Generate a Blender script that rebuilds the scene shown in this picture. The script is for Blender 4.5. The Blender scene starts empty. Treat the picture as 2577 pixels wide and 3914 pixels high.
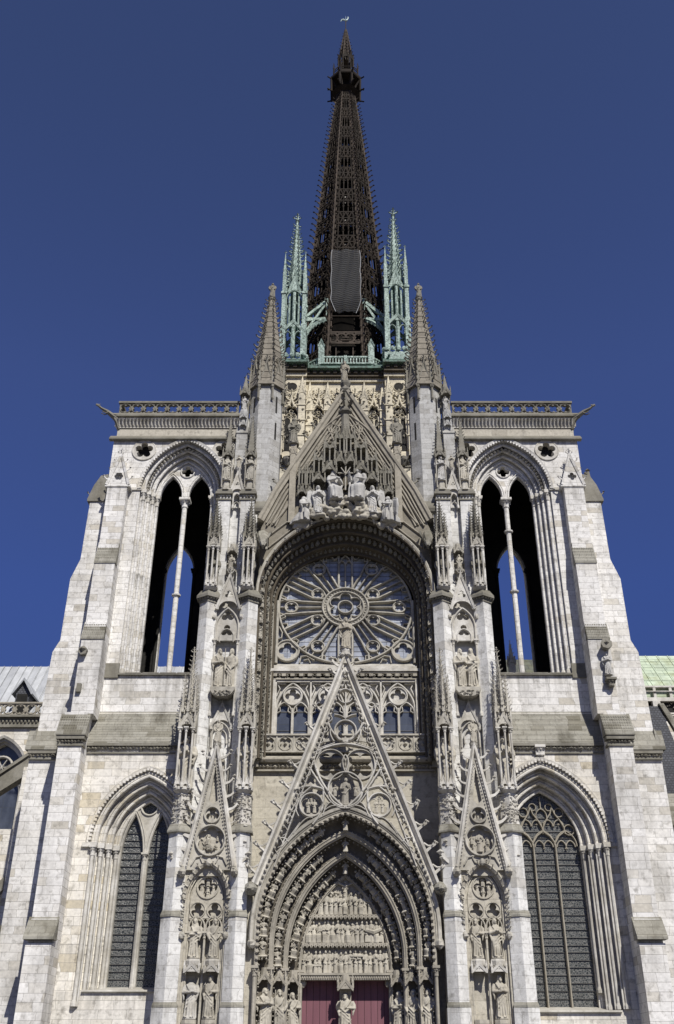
import bpy, bmesh, math, random
from mathutils import Matrix, Vector, noise
from mathutils.geometry import tessellate_polygon
PI = math.pi
sc = bpy.context.scene
C = sc.collection
rnd = random.Random(7)
R = math.radians
SUN_EL, SUN_AZ = R(48), R(23)      # height of the sun; its swing to the right of the facade normal

# ---------------------------------------------------------------- mesh builder
class MB:
    """collects faces in world metres; M is an optional transform applied to what is added"""
    def __init__(s, M=None):
        s.v = []; s.f = []; s.M = M; s.st = []
    def push(s, M):
        s.st.append(s.M); s.M = M if s.M is None else s.M @ M
        return s
    def pop(s): s.M = s.st.pop()
    def add(s, vs, fs):
        b = len(s.v)
        if s.M is None: s.v += [tuple(p) for p in vs]
        else:
            M = s.M
            s.v += [tuple(M @ Vector(p)) for p in vs]
        s.f += [tuple(i + b for i in f) for f in fs]
    def box(s, x0, x1, y0, y1, z0, z1):
        s.add([(x0,y0,z0),(x1,y0,z0),(x1,y1,z0),(x0,y1,z0),(x0,y0,z1),(x1,y0,z1),(x1,y1,z1),(x0,y1,z1)],
              [(0,3,2,1),(4,5,6,7),(0,1,5,4),(1,2,6,5),(2,3,7,6),(3,0,4,7)])
    def prism(s, poly, y0, y1):
        """outline in x,z pulled from y0 to y1"""
        s.plate(poly, [], y0, y1)
    def prism_x(s, poly, x0, x1):
        """outline in y,z pulled along x"""
        n = len(poly)
        vs = [(x0,y,z) for y,z in poly] + [(x1,y,z) for y,z in poly]
        fs = [(i,(i+1)%n,n+(i+1)%n,n+i) for i in range(n)]
        t = tessellate_polygon([[Vector((y,z,0)) for y,z in poly]])
        fs += [tuple(f) for f in t] + [tuple(i+n for i in reversed(f)) for f in t]
        s.add(vs, fs)
    def prism_z(s, poly, z0, z1, k=1.0, c=None):
        """outline in x,y pulled from z0 up to z1, shrunk by k about c"""
        n = len(poly)
        if c is None: c = (sum(p[0] for p in poly)/n, sum(p[1] for p in poly)/n)
        vs = [(x,y,z0) for x,y in poly] + [(c[0]+(x-c[0])*k, c[1]+(y-c[1])*k, z1) for x,y in poly]
        fs = [(i,(i+1)%n,n+(i+1)%n,n+i) for i in range(n)] + [tuple(range(n-1,-1,-1)), tuple(range(n,2*n))]
        s.add(vs, fs)
    def plate(s, outer, holes, y0, y1):
        """flat slab in x,z with holes"""
        loops = [outer] + list(holes)
        pts = [p for l in loops for p in l]; N = len(pts)
        t = tessellate_polygon([[Vector((x,z,0)) for x,z in l] for l in loops])
        vs = [(x,y0,z) for x,z in pts] + [(x,y1,z) for x,z in pts]
        fs = [tuple(f) for f in t] + [tuple(i+N for i in reversed(f)) for f in t]
        b = 0
        for l in loops:
            n = len(l)
            fs += [(b+i, b+(i+1)%n, b+(i+1)%n+N, b+i+N) for i in range(n)]
            b += n
        s.add(vs, fs)
    def sweep(s, path, prof, closed=False):
        """profile of (n,y): n to the left of the path in the x,z plane, y in depth"""
        n = len(path); m = len(prof); vs = []
        for i in range(n):
            a = path[i-1] if (closed or i > 0) else None
            b = path[(i+1) % n] if (closed or i < n-1) else None
            p = path[i]
            def nn(u, v):
                dx, dz = v[0]-u[0], v[1]-u[1]; l = math.hypot(dx, dz) or 1
                return -dz/l, dx/l
            if a is None: nx, nz = nn(p, b)
            elif b is None: nx, nz = nn(a, p)
            else:
                n1 = nn(a, p); n2 = nn(p, b)
                nx, nz = n1[0]+n2[0], n1[1]+n2[1]; l = math.hypot(nx, nz) or 1
                nx /= l; nz /= l
                c = max(.35, nx*n1[0]+nz*n1[1]); nx /= c; nz /= c
            vs += [(p[0]+nx*q, y, p[1]+nz*q) for q, y in prof]
        fs = []
        for i in range(n if closed else n-1):
            j = (i+1) % n
            fs += [(i*m+k, i*m+(k+1)%m, j*m+(k+1)%m, j*m+k) for k in range(m)]
        if not closed: fs += [tuple(range(m-1,-1,-1)), tuple((n-1)*m+k for k in range(m))]
        s.add(vs, fs)
    def bar(s, path, w, y0, y1, closed=False, ch=.35):
        """tracery bar: width w, chamfered front at y0, back at y1"""
        h = w/2
        s.sweep(path, [(-h,y1),(-h,y0+h*.9),(-h*ch,y0),(h*ch,y0),(h,y0+h*.9),(h,y1)], closed)
    def roll(s, path, n, y, r, k=7, closed=False):
        s.sweep(path, [(n+r*math.cos(2*PI*i/k), y+r*math.sin(2*PI*i/k)) for i in range(k)], closed)
    def loft(s, rings, closed=False, cap=True, ringclosed=True):
        m = len(rings[0]); vs = [p for r in rings for p in r]; fs = []
        for i in range(len(rings) if closed else len(rings)-1):
            j = (i+1) % len(rings)
            for k in range(m if ringclosed else m-1):
                l = (k+1) % m
                fs.append((i*m+k, i*m+l, j*m+l, j*m+k))
        if cap and not closed and ringclosed:
            fs += [tuple(range(m-1,-1,-1)), tuple(len(vs)-m+k for k in range(m))]
        s.add(vs, fs)
    def tube(s, pts, rad, k=6):
        pts = [Vector(p) for p in pts]; n = len(pts)
        if not hasattr(rad, '__len__'): rad = [rad]*n
        rings = []
        t0 = (pts[1]-pts[0]).normalized()
        u = t0.orthogonal().normalized()
        for i in range(n):
            t = (pts[min(i+1,n-1)]-pts[max(i-1,0)]).normalized()
            u = (u - t*u.dot(t))
            u = u.normalized() if u.length > 1e-6 else t.orthogonal().normalized()
            w = t.cross(u)
            rings.append([pts[i]+(u*math.cos(2*PI*a/k)+w*math.sin(2*PI*a/k))*rad[i] for a in range(k)])
        s.loft(rings)
    def lathe(s, cx, cy, prof, k=10, sx=1, sy=1, rot=0):
        s.loft([[(cx+r*sx*math.cos(rot+2*PI*a/k), cy+r*sy*math.sin(rot+2*PI*a/k), z) for a in range(k)] for r, z in prof])
    def ball(s, c, r, k=7, m=5, jit=0):
        r = r if hasattr(r, '__len__') else (r,r,r)
        rings = []
        for i in range(m+1):
            th = PI*i/m; q = max(.02, math.sin(th))
            rings.append([(c[0]+r[0]*q*math.cos(2*PI*a/k)*(1+rnd.uniform(-jit,jit)), c[1]+r[1]*q*math.sin(2*PI*a/k)*(1+rnd.uniform(-jit,jit)),
                           c[2]-r[2]*math.cos(th)*(1+rnd.uniform(-jit,jit))) for a in range(k)])
        s.loft(rings)
    def octa(s, c, r):
        r = r if hasattr(r, '__len__') else (r,r,r)
        x,y,z = c
        s.add([(x-r[0],y,z),(x+r[0],y,z),(x,y-r[1],z),(x,y+r[1],z),(x,y,z-r[2]),(x,y,z+r[2])],
              [(0,2,5),(2,1,5),(1,3,5),(3,0,5),(2,0,4),(1,2,4),(3,1,4),(0,3,4)])
    def cone(s, cx, cy, z0, z1, r0, r1, n=8, rot=None):
        if rot is None: rot = PI/n
        s.lathe(cx, cy, [(r0,z0),(max(r1,.005),z1)], n, rot=rot)

def build(name, mb, mat, parent=None, smooth=False):
    me = bpy.data.meshes.new(name)
    me.from_pydata(mb.v, [], mb.f)
    bm = bmesh.new(); bm.from_mesh(me)
    bmesh.ops.recalc_face_normals(bm, faces=bm.faces)
    bm.to_mesh(me); bm.free()
    if smooth:
        me.shade_smooth()
    me.materials.append(mat)
    o = bpy.data.objects.new(name, me); C.objects.link(o)
    if parent is not None:
        o.parent = parent
        q = parent; off = Vector((0,0,0))
        while q is not None:
            off += q.location; q = q.parent
        o.location = -off
    return o

def thing(name, label, cat, loc=(0,0,0), group=None):
    o = bpy.data.objects.new(name, None); C.objects.link(o)
    o.empty_display_size = .5
    o.location = loc; o['label'] = label; o['category'] = cat; o['kind'] = 'thing'
    if group: o['group'] = group
    return o
def tag(o, label, cat, group=None):
    o['label'] = label; o['category'] = cat; o['kind'] = 'thing'
    if group: o['group'] = group
    return o

# ---------------------------------------------------------------- gothic outlines
def arch(cx, w, zs, h, z0=None, n=14):
    """pointed arch from left foot over the apex to right foot; h >= w gives two arcs"""
    Rr = (w*w+h*h)/(2*w); c = Rr-w
    th = math.atan2(h, c)
    L = []
    if z0 is not None and z0 < zs-.01: L.append((cx-w, z0))
    left = [(cx+c-Rr*math.cos(th*i/n), zs+Rr*math.sin(th*i/n)) for i in range(n+1)]
    right = [(2*cx-x, z) for x, z in reversed(left[:-1])]
    L += left+right
    if z0 is not None and z0 < zs-.01: L.append((cx+w, z0))
    return L
def ellipse_arch(cx, w, zs, h, z0=None, n=28, pt=0):
    L = []
    if z0 is not None: L.append((cx-w, z0))
    for i in range(n+1):
        a = PI-PI*i/n
        L.append((cx+w*math.cos(a), zs+h*math.sin(a)+pt*(1-abs(math.cos(a)))**2))
    if z0 is not None: L.append((cx+w, z0))
    return L
def circ(cx, cz, r, n=24, q=1.0, a0=0):
    return [(cx+r*math.cos(a0+2*PI*i/n), cz+q*r*math.sin(a0+2*PI*i/n)) for i in range(n)]
def foil(k, cx, cz, r, rot=0, a=.55, b=.44, m=7, q=1.0):
    """outline of a k-lobed foil"""
    if b < a*math.sin(PI/k)+.01: b = a*math.sin(PI/k)+.02
    s = a+b; a = a/s*r; b = b/s*r
    u = a*math.sin(PI/k); d = a*math.cos(PI/k)+math.sqrt(max(0, b*b-u*u))
    be = math.atan2(d*math.sin(PI/k), d*math.cos(PI/k)-a)
    out = []
    for i in range(k):
        t = rot+2*PI*i/k
        for j in range(m):
            e = -be+2*be*j/(m-1)
            if j == m-1: continue
            out.append((cx+a*math.cos(t)+b*math.cos(t+e), cz+q*(a*math.sin(t)+b*math.sin(t+e))))
    return out
def T(x=0,y=0,z=0): return Matrix.Translation((x,y,z))
def RZ(a): return Matrix.Rotation(a, 4, 'Z')
MIR = Matrix.Diagonal((-1,1,1,1))
def side(s): return None if s > 0 else MIR.copy()
def resample(path, step):
    """points and directions along a polyline every step"""
    out = []; acc = step/2
    for a, b in zip(path, path[1:]):
        l = math.hypot(b[0]-a[0], b[1]-a[1]); d = acc
        while d < l:
            t = d/l
            out.append((a[0]+(b[0]-a[0])*t, a[1]+(b[1]-a[1])*t, (b[0]-a[0])/l, (b[1]-a[1])/l)); d += step
        acc = d-l
    return out

# ---------------------------------------------------------------- ornament
def crocket(mb, p, d, s):
    """leaf hook growing out of p in direction d (unit) and curling up"""
    p = Vector(p); d = Vector(d); up = Vector((0,0,1)); s = s*rnd.uniform(.78,1.15)
    if rnd.random() < .04: s *= .5      # broken off
    q = [p-d*.1*s, p+d*.35*s+up*.02*s, p+d*.68*s+up*.2*s, p+d*.85*s+up*.5*s]
    mb.tube(q, [.2*s,.14*s,.12*s,.09*s], 4)
    e = q[-1]+d*.05*s
    mb.octa(e, (.27*s,.27*s,.2*s))
    mb.octa(q[2]+d*.14*s-up*.03*s, (.17*s,.2*s,.15*s))
def crockets(mb, p0, p1, n, d, s0, s1=None):
    s1 = s0 if s1 is None else s1
    p0 = Vector(p0); p1 = Vector(p1)
    for i in range(n):
        t = (i+.5)/n
        crocket(mb, p0.lerp(p1, t), d, s0+(s1-s0)*t)
def bud(mb, p, s):
    mb.octa(p, (s*rnd.uniform(.85,1.2), s*rnd.uniform(.85,1.2), s*rnd.uniform(.85,1.2)))
def finial(mb, x, y, z, s):
    mb.cone(x, y, z, z+s*.5, s*.12, s*.1, 6)
    for a in range(4):
        d = (math.cos(a*PI/2), math.sin(a*PI/2), 0)
        crocket(mb, (x,y,z+s*.28), d, s*.45)
        crocket(mb, (x,y,z+s*.62), d, s*.3)
    mb.cone(x, y, z+s*.4, z+s*.85, s*.1, s*.07, 6)
    mb.octa((x,y,z+s*.95), (s*.14,s*.14,s*.2))
def gablet(mb, cx, y, z0, z1, w, t=.16, ck=.16, nck=4, open_=True, bw=None, hole=None):
    """small steep gable standing in the x,z plane, front at y"""
    bw = bw or w*.17
    zs = z0
    tri = [(cx-w/2,zs),(cx,z1),(cx+w/2,zs)]
    mb.sweep(tri, [(0,y-t*.35),(bw*.5,y-t*.5),(bw*.6,y+t),(-bw*.6,y+t),(-bw*.5,y-t*.2)])
    aw = w/2-bw*.55; ah = min((z1-z0)*.55, aw*1.5)
    r = min(aw*.42, (z1-z0)*.14); zc = z0+(z1-z0)*.42
    low = arch(cx, aw*.9, z0, ah*.55, n=5)
    poly = [(cx+w/2-bw*.3, z0)] + [(cx, z1-bw)] + [(cx-w/2+bw*.3, z0)] + low
    if hole: poly = [(cx+w/2-bw*.3, z0), (cx, z1-bw), (cx-w/2+bw*.3, z0)]
    mb.plate(poly, [hole] if hole else [foil(3, cx, zc, r, PI/2, m=5)] if (open_ and zc-r > z0+ah*.55+.02) else [], y+t*.15, y+t*.8)
    L = math.hypot(w/2, z1-z0); nx, nz = (z1-z0)/L, (w/2)/L
    for i in range(nck):
        u = (i+.6)/(nck+.4)
        for sgn in (-1,1):
            crocket(mb, (cx+sgn*(w/2*(1-u)+bw*.4*nx), y+t*.2, z0+(z1-z0)*u+bw*.4*nz), (sgn*.93,0,.37), ck*(1-.3*u))
    finial(mb, cx, y+t*.2, z1, (z1-z0)*.22)
def spirelet(mb, cx, cy, z0, z1, r, n=4, rot=None, nck=7, ck=None, fin=True):
    rot = (PI/4 if n == 4 else PI/n) if rot is None else rot
    ck = ck or r*.5
    mb.cone(cx, cy, z0, z1, r, r*.1, n, rot)
    for a in range(n):
        d = Vector((math.cos(rot+2*PI*a/n), math.sin(rot+2*PI*a/n), 0))
        for i in range(nck):
            t = (i+.4)/(nck+.3)
            crocket(mb, (cx+d.x*r*(1-.9*t), cy+d.y*r*(1-.9*t), z0+(z1-z0)*t), d, ck*(1-.5*t))
    if fin: finial(mb, cx, cy, z1-(z1-z0)*.02, (z1-z0)*.11)
def pinnacle(mb, cx, cy, z0, z1, z2, w, nck=7, gab=True):
    """square shaft with four gablets and a crocketed spirelet"""
    h = w/2
    mb.box(cx-h, cx+h, cy-h, cy+h, z0, z1)
    mb.box(cx-h*1.15, cx+h*1.15, cy-h*1.15, cy+h*1.15, z0, z0+w*.15)
    if gab:
        for a in range(4):
            mb.push(T(cx,cy,0) @ RZ(a*PI/2))
            gablet(mb, 0, -h*1.12, z1-w*.25, z1+w*1.05, w*1.05, t=w*.14, ck=w*.2, nck=2, open_=False)
            mb.pop()
    spirelet(mb, cx, cy, z1, z2, w*.62, 4, nck=nck)
def canopy(mb, cx, cy, z0, z1, w, n=4, tall=True):
    """tabernacle head: hanging gablets round a drum, small spires above"""
    h = w/2
    H = z1-z0
    mb.lathe(cx, cy, [(h*.75,z0+H*.3),(h*.95,z0+H*.34),(h*.95,z0+H*.46),(h*.7,z0+H*.5),(h*.62,z1)], 8, rot=PI/8)
    for a in range(-1,3) if n == 4 else range(n):
        mb.push(T(cx,cy,0) @ RZ(a*2*PI/n))
        gablet(mb, 0, -h, z0+H*.05, z0+H*.62, w*.9, t=w*.1, ck=w*.16, nck=2, open_=False)
        mb.box(-h*1.02, -h*.86, -h*1.06, -h*.9, z0-H*.06, z0+H*.5)
        mb.box(h*.86, h*1.02, -h*1.06, -h*.9, z0-H*.06, z0+H*.5)
        spirelet(mb, h*.94, -h*.95, z0+H*.5, z0+H*1.0, w*.09, 4, nck=3, fin=False)
        if tall:
            mb.plate([(-h*.55,z0+H*.45),(h*.55,z0+H*.45),(h*.55,z1),(-h*.55,z1)],
                     [arch(-h*.26, h*.16, z0+H*.78, h*.22, z0+H*.55, n=4), arch(h*.26, h*.16, z0+H*.78, h*.22, z0+H*.55, n=4)], -h*.72, -h*.62)
        mb.pop()
def leafrow(mb, x0, x1, y, z, s, step, jit=.2):
    n = max(1, int((x1-x0)/step))
    for i in range(n):
        x = x0+(x1-x0)*(i+.5)/n
        bud(mb, (x+rnd.uniform(-jit,jit)*s, y+rnd.uniform(-.2,.1)*s, z+rnd.uniform(-.15,.15)*s), s*rnd.uniform(.75,1.15))
        if i % 2: mb.octa((x, y-s*.5, z+s*.4), (s*.4,s*.7,s*.4))
def capital(mb, x, y, z, r, h=.45):
    mb.lathe(x, y, [(r*1.02,z-h),(r*1.15,z-h*.9),(r*1.05,z-h*.8),(r*1.2,z-h*.45),(r*1.75,z-h*.12)], 8)
    mb.box(x-r*1.8, x+r*1.8, y-r*1.8, y+r*1.8, z-h*.12, z+h*.18)
    for a in range(8):
        bud(mb, (x+r*1.4*math.cos(a*PI/4+.2), y+r*1.4*math.sin(a*PI/4+.2), z-h*.35), r*.42)
def column(mb, x, y, z0, z1, r, k=10):
    mb.lathe(x, y, [(r*1.7,z0),(r*1.7,z0+.18),(r*1.25,z0+.28),(r,z0+.36),(r,z1)], k)
def pierced_band(mb, x0, x1, z0, z1, y0, y1, n, r=.42, small=True, back=False):
    p = (x1-x0)/n; zc = (z0+z1)/2; holes = []
    for i in range(n):
        cx = x0+p*(i+.5)
        holes.append(foil(4, cx, zc, min(r, p*.44, (z1-z0)*.43), PI/4, m=6))
    if small:
        for i in range(1, n):
            cx = x0+p*i
            for dz in (-1,1):
                holes.append(foil(4, cx, zc+dz*(z1-z0)*.32, p*.13, 0, m=4))
    mb.plate([(x0,z0),(x1,z0),(x1,z1),(x0,z1)], holes, y0, y1)
    for i in range(n):
        cx = x0+p*(i+.5)
        mb.bar(circ(cx, zc, min(r, p*.44, (z1-z0)*.43)+.02, 16), .07, y0-.05, y0+.05, True)
    if back: mb.box(x0, x1, y1+.05, y1+.12, z0, z1)
def beast(mb, p, d, L, s=.3):
    """crouching gargoyle: body stretched along d, head, ears, wings, forelegs"""
    p = Vector(p); d = Vector(d).normalized()
    sd = d.cross(Vector((0,0,1))).normalized(); up = sd.cross(d).normalized()
    mb.tube([p-d*.3, p+d*L*.25+up*.02, p+d*L*.55+up*.06*L, p+d*L*.8+up*.05*L, p+d*L*.9+up*.07*L], [s*1.1,s*1.15,s*.85,s*.55,s*.5], 7)
    h = p+d*L*.95+up*(.08*L+s*.12)
    mb.tube([h-d*s*.6, h, h+d*s*.55-up*s*.02, h+d*s*1.15-up*s*.08], [s*.5,s*.62,s*.5,s*.3], 6)
    mb.tube([h+d*s*.2-up*s*.3, h+d*s*1.0-up*s*.62], [s*.28,s*.16], 5)
    for g in (-1,1):
        mb.tube([h-d*s*.1+sd*g*s*.38+up*s*.3, h-d*s*.45+sd*g*s*.62+up*s*.85], [s*.2,s*.04], 4)
        w = p+d*L*.3+sd*g*s*.9
        mb.tube([w+up*s*.3, w-d*L*.2+sd*g*s*.5+up*s*1.1, w-d*L*.45+sd*g*s*.4+up*s*.5], [s*.16,s*.34,s*.08], 4)
        mb.tube([p+d*L*.5+sd*g*s*.6, p+d*L*.55+sd*g*s*.75-up*s*.9, p+d*L*.7+sd*g*s*.7-up*s*1.15], [s*.32,s*.24,s*.2], 5)

# ---------------------------------------------------------------- carved figures
def figure(mb, M, seed=0, seat=0, k=10, wings=False):
    """low carved figure one unit tall facing -y, used in the crowded reliefs and vaults"""
    rr = random.Random(seed)
    mb.push(M)
    ph = rr.uniform(0,6)
    if seat:
        prof = [(.0,.17,.15,-.06),(.12,.16,.15,-.07),(.26,.17,.17,-.08),(.36,.17,.18,-.08),(.42,.15,.12,-.01),(.58,.13,.09,.02),(.72,.15,.09,.02),(.79,.09,.07,.02),(.82,.05,.05,.01)]
    else:
        prof = [(.0,.15,.12,0),(.15,.135,.115,0),(.35,.125,.105,-.01),(.52,.115,.09,0),(.68,.14,.095,.01),(.79,.135,.08,.015),(.84,.06,.055,.01)]
    rings = []
    for z, a, b, oy in prof:
        fa = max(0, .55-z)*.09
        rings.append([(a*math.cos(2*PI*i/k)*(1+fa*3*math.cos(5*2*PI*i/k+ph)), oy+b*math.sin(2*PI*i/k)*(1+fa*3*math.cos(5*2*PI*i/k+ph)), z) for i in range(k)])
    mb.loft(rings)
    tz = rr.uniform(-.03,.03)
    mb.ball((tz,-.01,.915), (.058,.066,.082), 7, 5)
    mb.octa((tz,-.075,.9), (.016,.03,.022))
    mb.ball((tz,.012,.925), (.07,.066,.085), 7, 4)
    for g in (-1,1):
        e = Vector((g*.18, -.03, .58+rr.uniform(-.03,.03)))
        hnd = Vector((g*rr.uniform(.02,.1), -.15, rr.uniform(.55,.72)))
        mb.tube([(g*.125,.01,.775), e, hnd], [.05,.05,.028], 5)
        mb.octa(hnd, .032)
    mb.tube([(-.14,-.08,.45),(0,-.13,.4),(.15,-.06,.6)], [.03,.035,.02], 4)
    if wings:
        for g in (-1,1):
            mb.plate([(g*.1,.78),(g*.24,.86),(g*.32,.7),(g*.3,.35),(g*.22,.12),(g*.14,.4)], [], .06, .1)
    mb.pop()

def remesh(mb, voxel, name):
    me = bpy.data.meshes.new(name); me.from_pydata(mb.v, [], mb.f)
    bm = bmesh.new(); bm.from_mesh(me); bmesh.ops.recalc_face_normals(bm, faces=bm.faces); bm.to_mesh(me); bm.free()
    o = bpy.data.objects.new(name, me); C.objects.link(o)
    m = o.modifiers.new('r', 'REMESH'); m.mode = 'VOXEL'; m.voxel_size = voxel; m.use_smooth_shade = True
    s = o.modifiers.new('s', 'SMOOTH'); s.factor = .4; s.iterations = 1
    dg = bpy.context.evaluated_depsgraph_get()
    out = bpy.data.meshes.new_from_object(o.evaluated_get(dg))
    bpy.data.objects.remove(o); bpy.data.meshes.remove(me)
    out.name = name
    return out
def statue_mesh(name, seed, seat=False, beard=True, hood=False, head=True, arms='book', kneel=False, wings=False, voxel=.0125):
    """robed stone figure one unit tall, one continuous carved surface; faces -y"""
    rr = random.Random(seed); mb = MB()
    k = 40; rings = []; ph = rr.uniform(0,6); sw = rr.choice([-1,1])*.022
    nz = 26
    top = .845
    for i in range(nz):
        z = top*i/(nz-1); t = z/top
        if seat:
            P = [(0,.16,.14,-.07),(.2,.155,.14,-.08),(.38,.16,.16,-.08),(.46,.165,.17,-.06),(.52,.14,.11,0),(.62,.12,.085,.02),(.78,.145,.09,.02),(.9,.14,.08,.02),(.96,.07,.06,.015),(1,.05,.05,.01)]
        elif kneel:
            P = [(0,.15,.3,.1),(.15,.15,.28,.1),(.3,.14,.2,.06),(.45,.13,.13,.0),(.6,.12,.1,-.02),(.8,.145,.095,-.03),(.92,.13,.085,-.03),(.97,.07,.06,-.03),(1,.05,.05,-.03)]
        else:
            P = [(0,.15,.12,0),(.06,.145,.115,0),(.3,.125,.105,-.008),(.5,.122,.1,-.01),(.62,.108,.085,0),(.78,.13,.09,.005),(.9,.14,.08,.01),(.95,.1,.065,.01),(.975,.058,.05,.01),(1,.048,.048,.005)]
        for (ta,a0,b0,y0),(tb,a1,b1,y1) in zip(P, P[1:]):
            if ta <= t <= tb+1e-6:
                u = (t-ta)/(tb-ta); a = a0+(a1-a0)*u; b = b0+(b1-b0)*u; oy = y0+(y1-y0)*u; break
        f = .085*max(0, 1-t*1.25)+.018*(t < .9)
        ox = sw*math.sin(t*PI*1.1)
        ring = []
        for j in range(k):
            an = 2*PI*j/k
            w = 1+f*(math.cos(7*an+ph+t*1.5)+.6*math.cos(12*an-ph+t*3))
            ring.append((ox+a*w*math.cos(an), oy+b*w*math.sin(an), z))
        rings.append(ring)
    mb.loft(rings)
    dy = -.03 if kneel else 0
    # mantle folds looping across the front
    if not (seat or kneel):
        g = 1 if seed % 2 else -1
        for q in range(3):
            z0 = .60-.085*q
            mb.tube([(g*.12, -.04, z0+.02), (g*.06,-.098,z0-.05), (-g*.04,-.112,z0-.17), (-g*.115,-.055,z0-.3+.03*q)], [.012,.015,.017,.012], 6)
        for q in range(4):
            x = -.09+.06*q; mb.tube([(x*.9,-.1,.4-.03*(q%2)), (x,-.118,.2), (x*1.15,-.128,.02)], [.008,.014,.02], 6)
        mb.tube([(-.1*(1 if seed%2 else -1), -.05, .8), (0,-.1,.62), (.11*(1 if seed%2 else -1), -.06, .5)], [.02,.024,.02], 6)
    else:
        for q in range(5):
            mb.tube([(-.13+.055*q, -.1+dy*2, .46), (-.12+.055*q, -.2+.02*abs(q-2), .3), (-.13+.06*q, -.17, .03)], [.02,.025,.03], 6)
    # feet
    for g in (-1,1):
        mb.ball((g*.055, -.125 if not seat else -.2, .012), (.035,.06,.02), 8, 5)
    # plinth under the feet
    if not (seat or kneel): mb.lathe(0, 0, [(.17,-.045),(.17,-.005),(.15,.012)], 8, 1, 1.0, PI/8)
    if head:
        hx = sw*.6; hz = .922; hy = dy-.008; tl = rr.uniform(-.35,.35)
        mb.push(T(hx,hy,hz) @ RZ(tl))
        mb.ball((0,0,0), (.05,.06,.074), 14, 10)
        mb.ball((0,-.028,-.03), (.036,.038,.044), 10, 8)           # jaw
        mb.tube([(0,-.055,.018),(0,-.073,-.012),(0,-.058,-.018)], [.008,.013,.009], 6)   # nose
        mb.tube([(-.038,-.047,.018),(0,-.06,.022),(.038,-.047,.018)], [.009,.011,.009], 6)  # brow
        for g in (-1,1):
            mb.ball((g*.019,-.053,.004), .0085, 6, 5)               # eyes
            mb.ball((g*.051,0,-.005), (.009,.016,.02), 6, 5)        # ears
        mb.tube([(-.016,-.062,-.033),(.016,-.062,-.033)], [.006,.006], 5)                 # mouth
        if beard: mb.tube([(0,-.052,-.04),(0,-.056,-.075),(0,-.045,-.115)], [.036,.032,.014], 8)
        if hood:
            mb.ball((0,.018,.012), (.068,.07,.086), 14, 10)
            mb.tube([(0,.03,-.02),(0,.04,-.11)], [.066,.1], 10)
        else:
            mb.ball((0,.016,.018), (.059,.06,.07), 14, 10)
            for g in (-1,1): mb.tube([(g*.046,.012,.02),(g*.055,.016,-.03),(g*.05,.02,-.08)], [.02,.022,.016], 7)
        mb.pop()
    # arms with sleeves and five fingers
    if arms == 'pray': hands = [(-.018,-.15,.66),(.018,-.15,.66)]
    elif arms == 'book': hands = [(-.045,-.135,.60),(.07,-.135,.62)]
    elif arms == 'bless': hands = [(-.13,-.15,.74),(.07,-.135,.60)]
    elif arms == 'cross': hands = [(.06,-.125,.64),(-.06,-.125,.58)]
    elif arms == 'reach': hands = [(.1,-.2,.74),(.14,-.18,.62)]
    else: hands = [(-.12,-.1,.47),(.12,-.1,.5)]
    for g, h in zip((-1,1), hands):
        h = Vector(h)+Vector((0,dy*1.5,0)); sh = Vector((g*.125,dy+.005,.775)); e = Vector((g*.172,dy-.02,.60))
        mb.tube([sh, sh.lerp(e,.5)+Vector((g*.014,0,0)), e], [.047,.046,.045], 9)
        mb.tube([e, e.lerp(h,.6), h], [.046,.04,.026], 9)
        mb.tube([e-Vector((0,0,.01)), e+Vector((-g*.02,-.03,-.1)), e+Vector((-g*.03,-.03,-.2))], [.036,.026,.012], 7)   # hanging sleeve
        d = (h-e).normalized(); upv = Vector((0,0,1)); sv = d.cross(upv).normalized()
        mb.tube([h, h+d*.035], [.024,.026], 7)
        for q in range(4):
            o = h+d*.03+upv*(.018-.012*q)
            mb.tube([o, o+d*(.03+.004*(q in (1,2)))+sv*g*.006, o+d*.046+sv*g*.018], [.0085,.008,.006], 5)
        mb.tube([h+upv*.02, h+d*.02+upv*.035, h+d*.035+upv*.04], [.009,.008,.006], 5)
    if arms == 'book': mb.box(-.015,.095,-.17,-.135,.6,.72)
    if arms == 'staff' : mb.tube([(-.125,-.12,.0),(-.125,-.115,.98)], .014, 6)
    if wings:
        for g in (-1,1):
            mb.plate([(g*.06,.8),(g*.2,.9),(g*.33,.8),(g*.36,.5),(g*.3,.1),(g*.2,.2),(g*.12,.45)], [], .05, .1)
            for q in range(5): mb.tube([(g*(.14+.04*q),.05,.82-.02*q),(g*(.17+.035*q),.045,.3-.02*q)], [.018,.012], 5)
    return remesh(mb, voxel, name)

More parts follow.
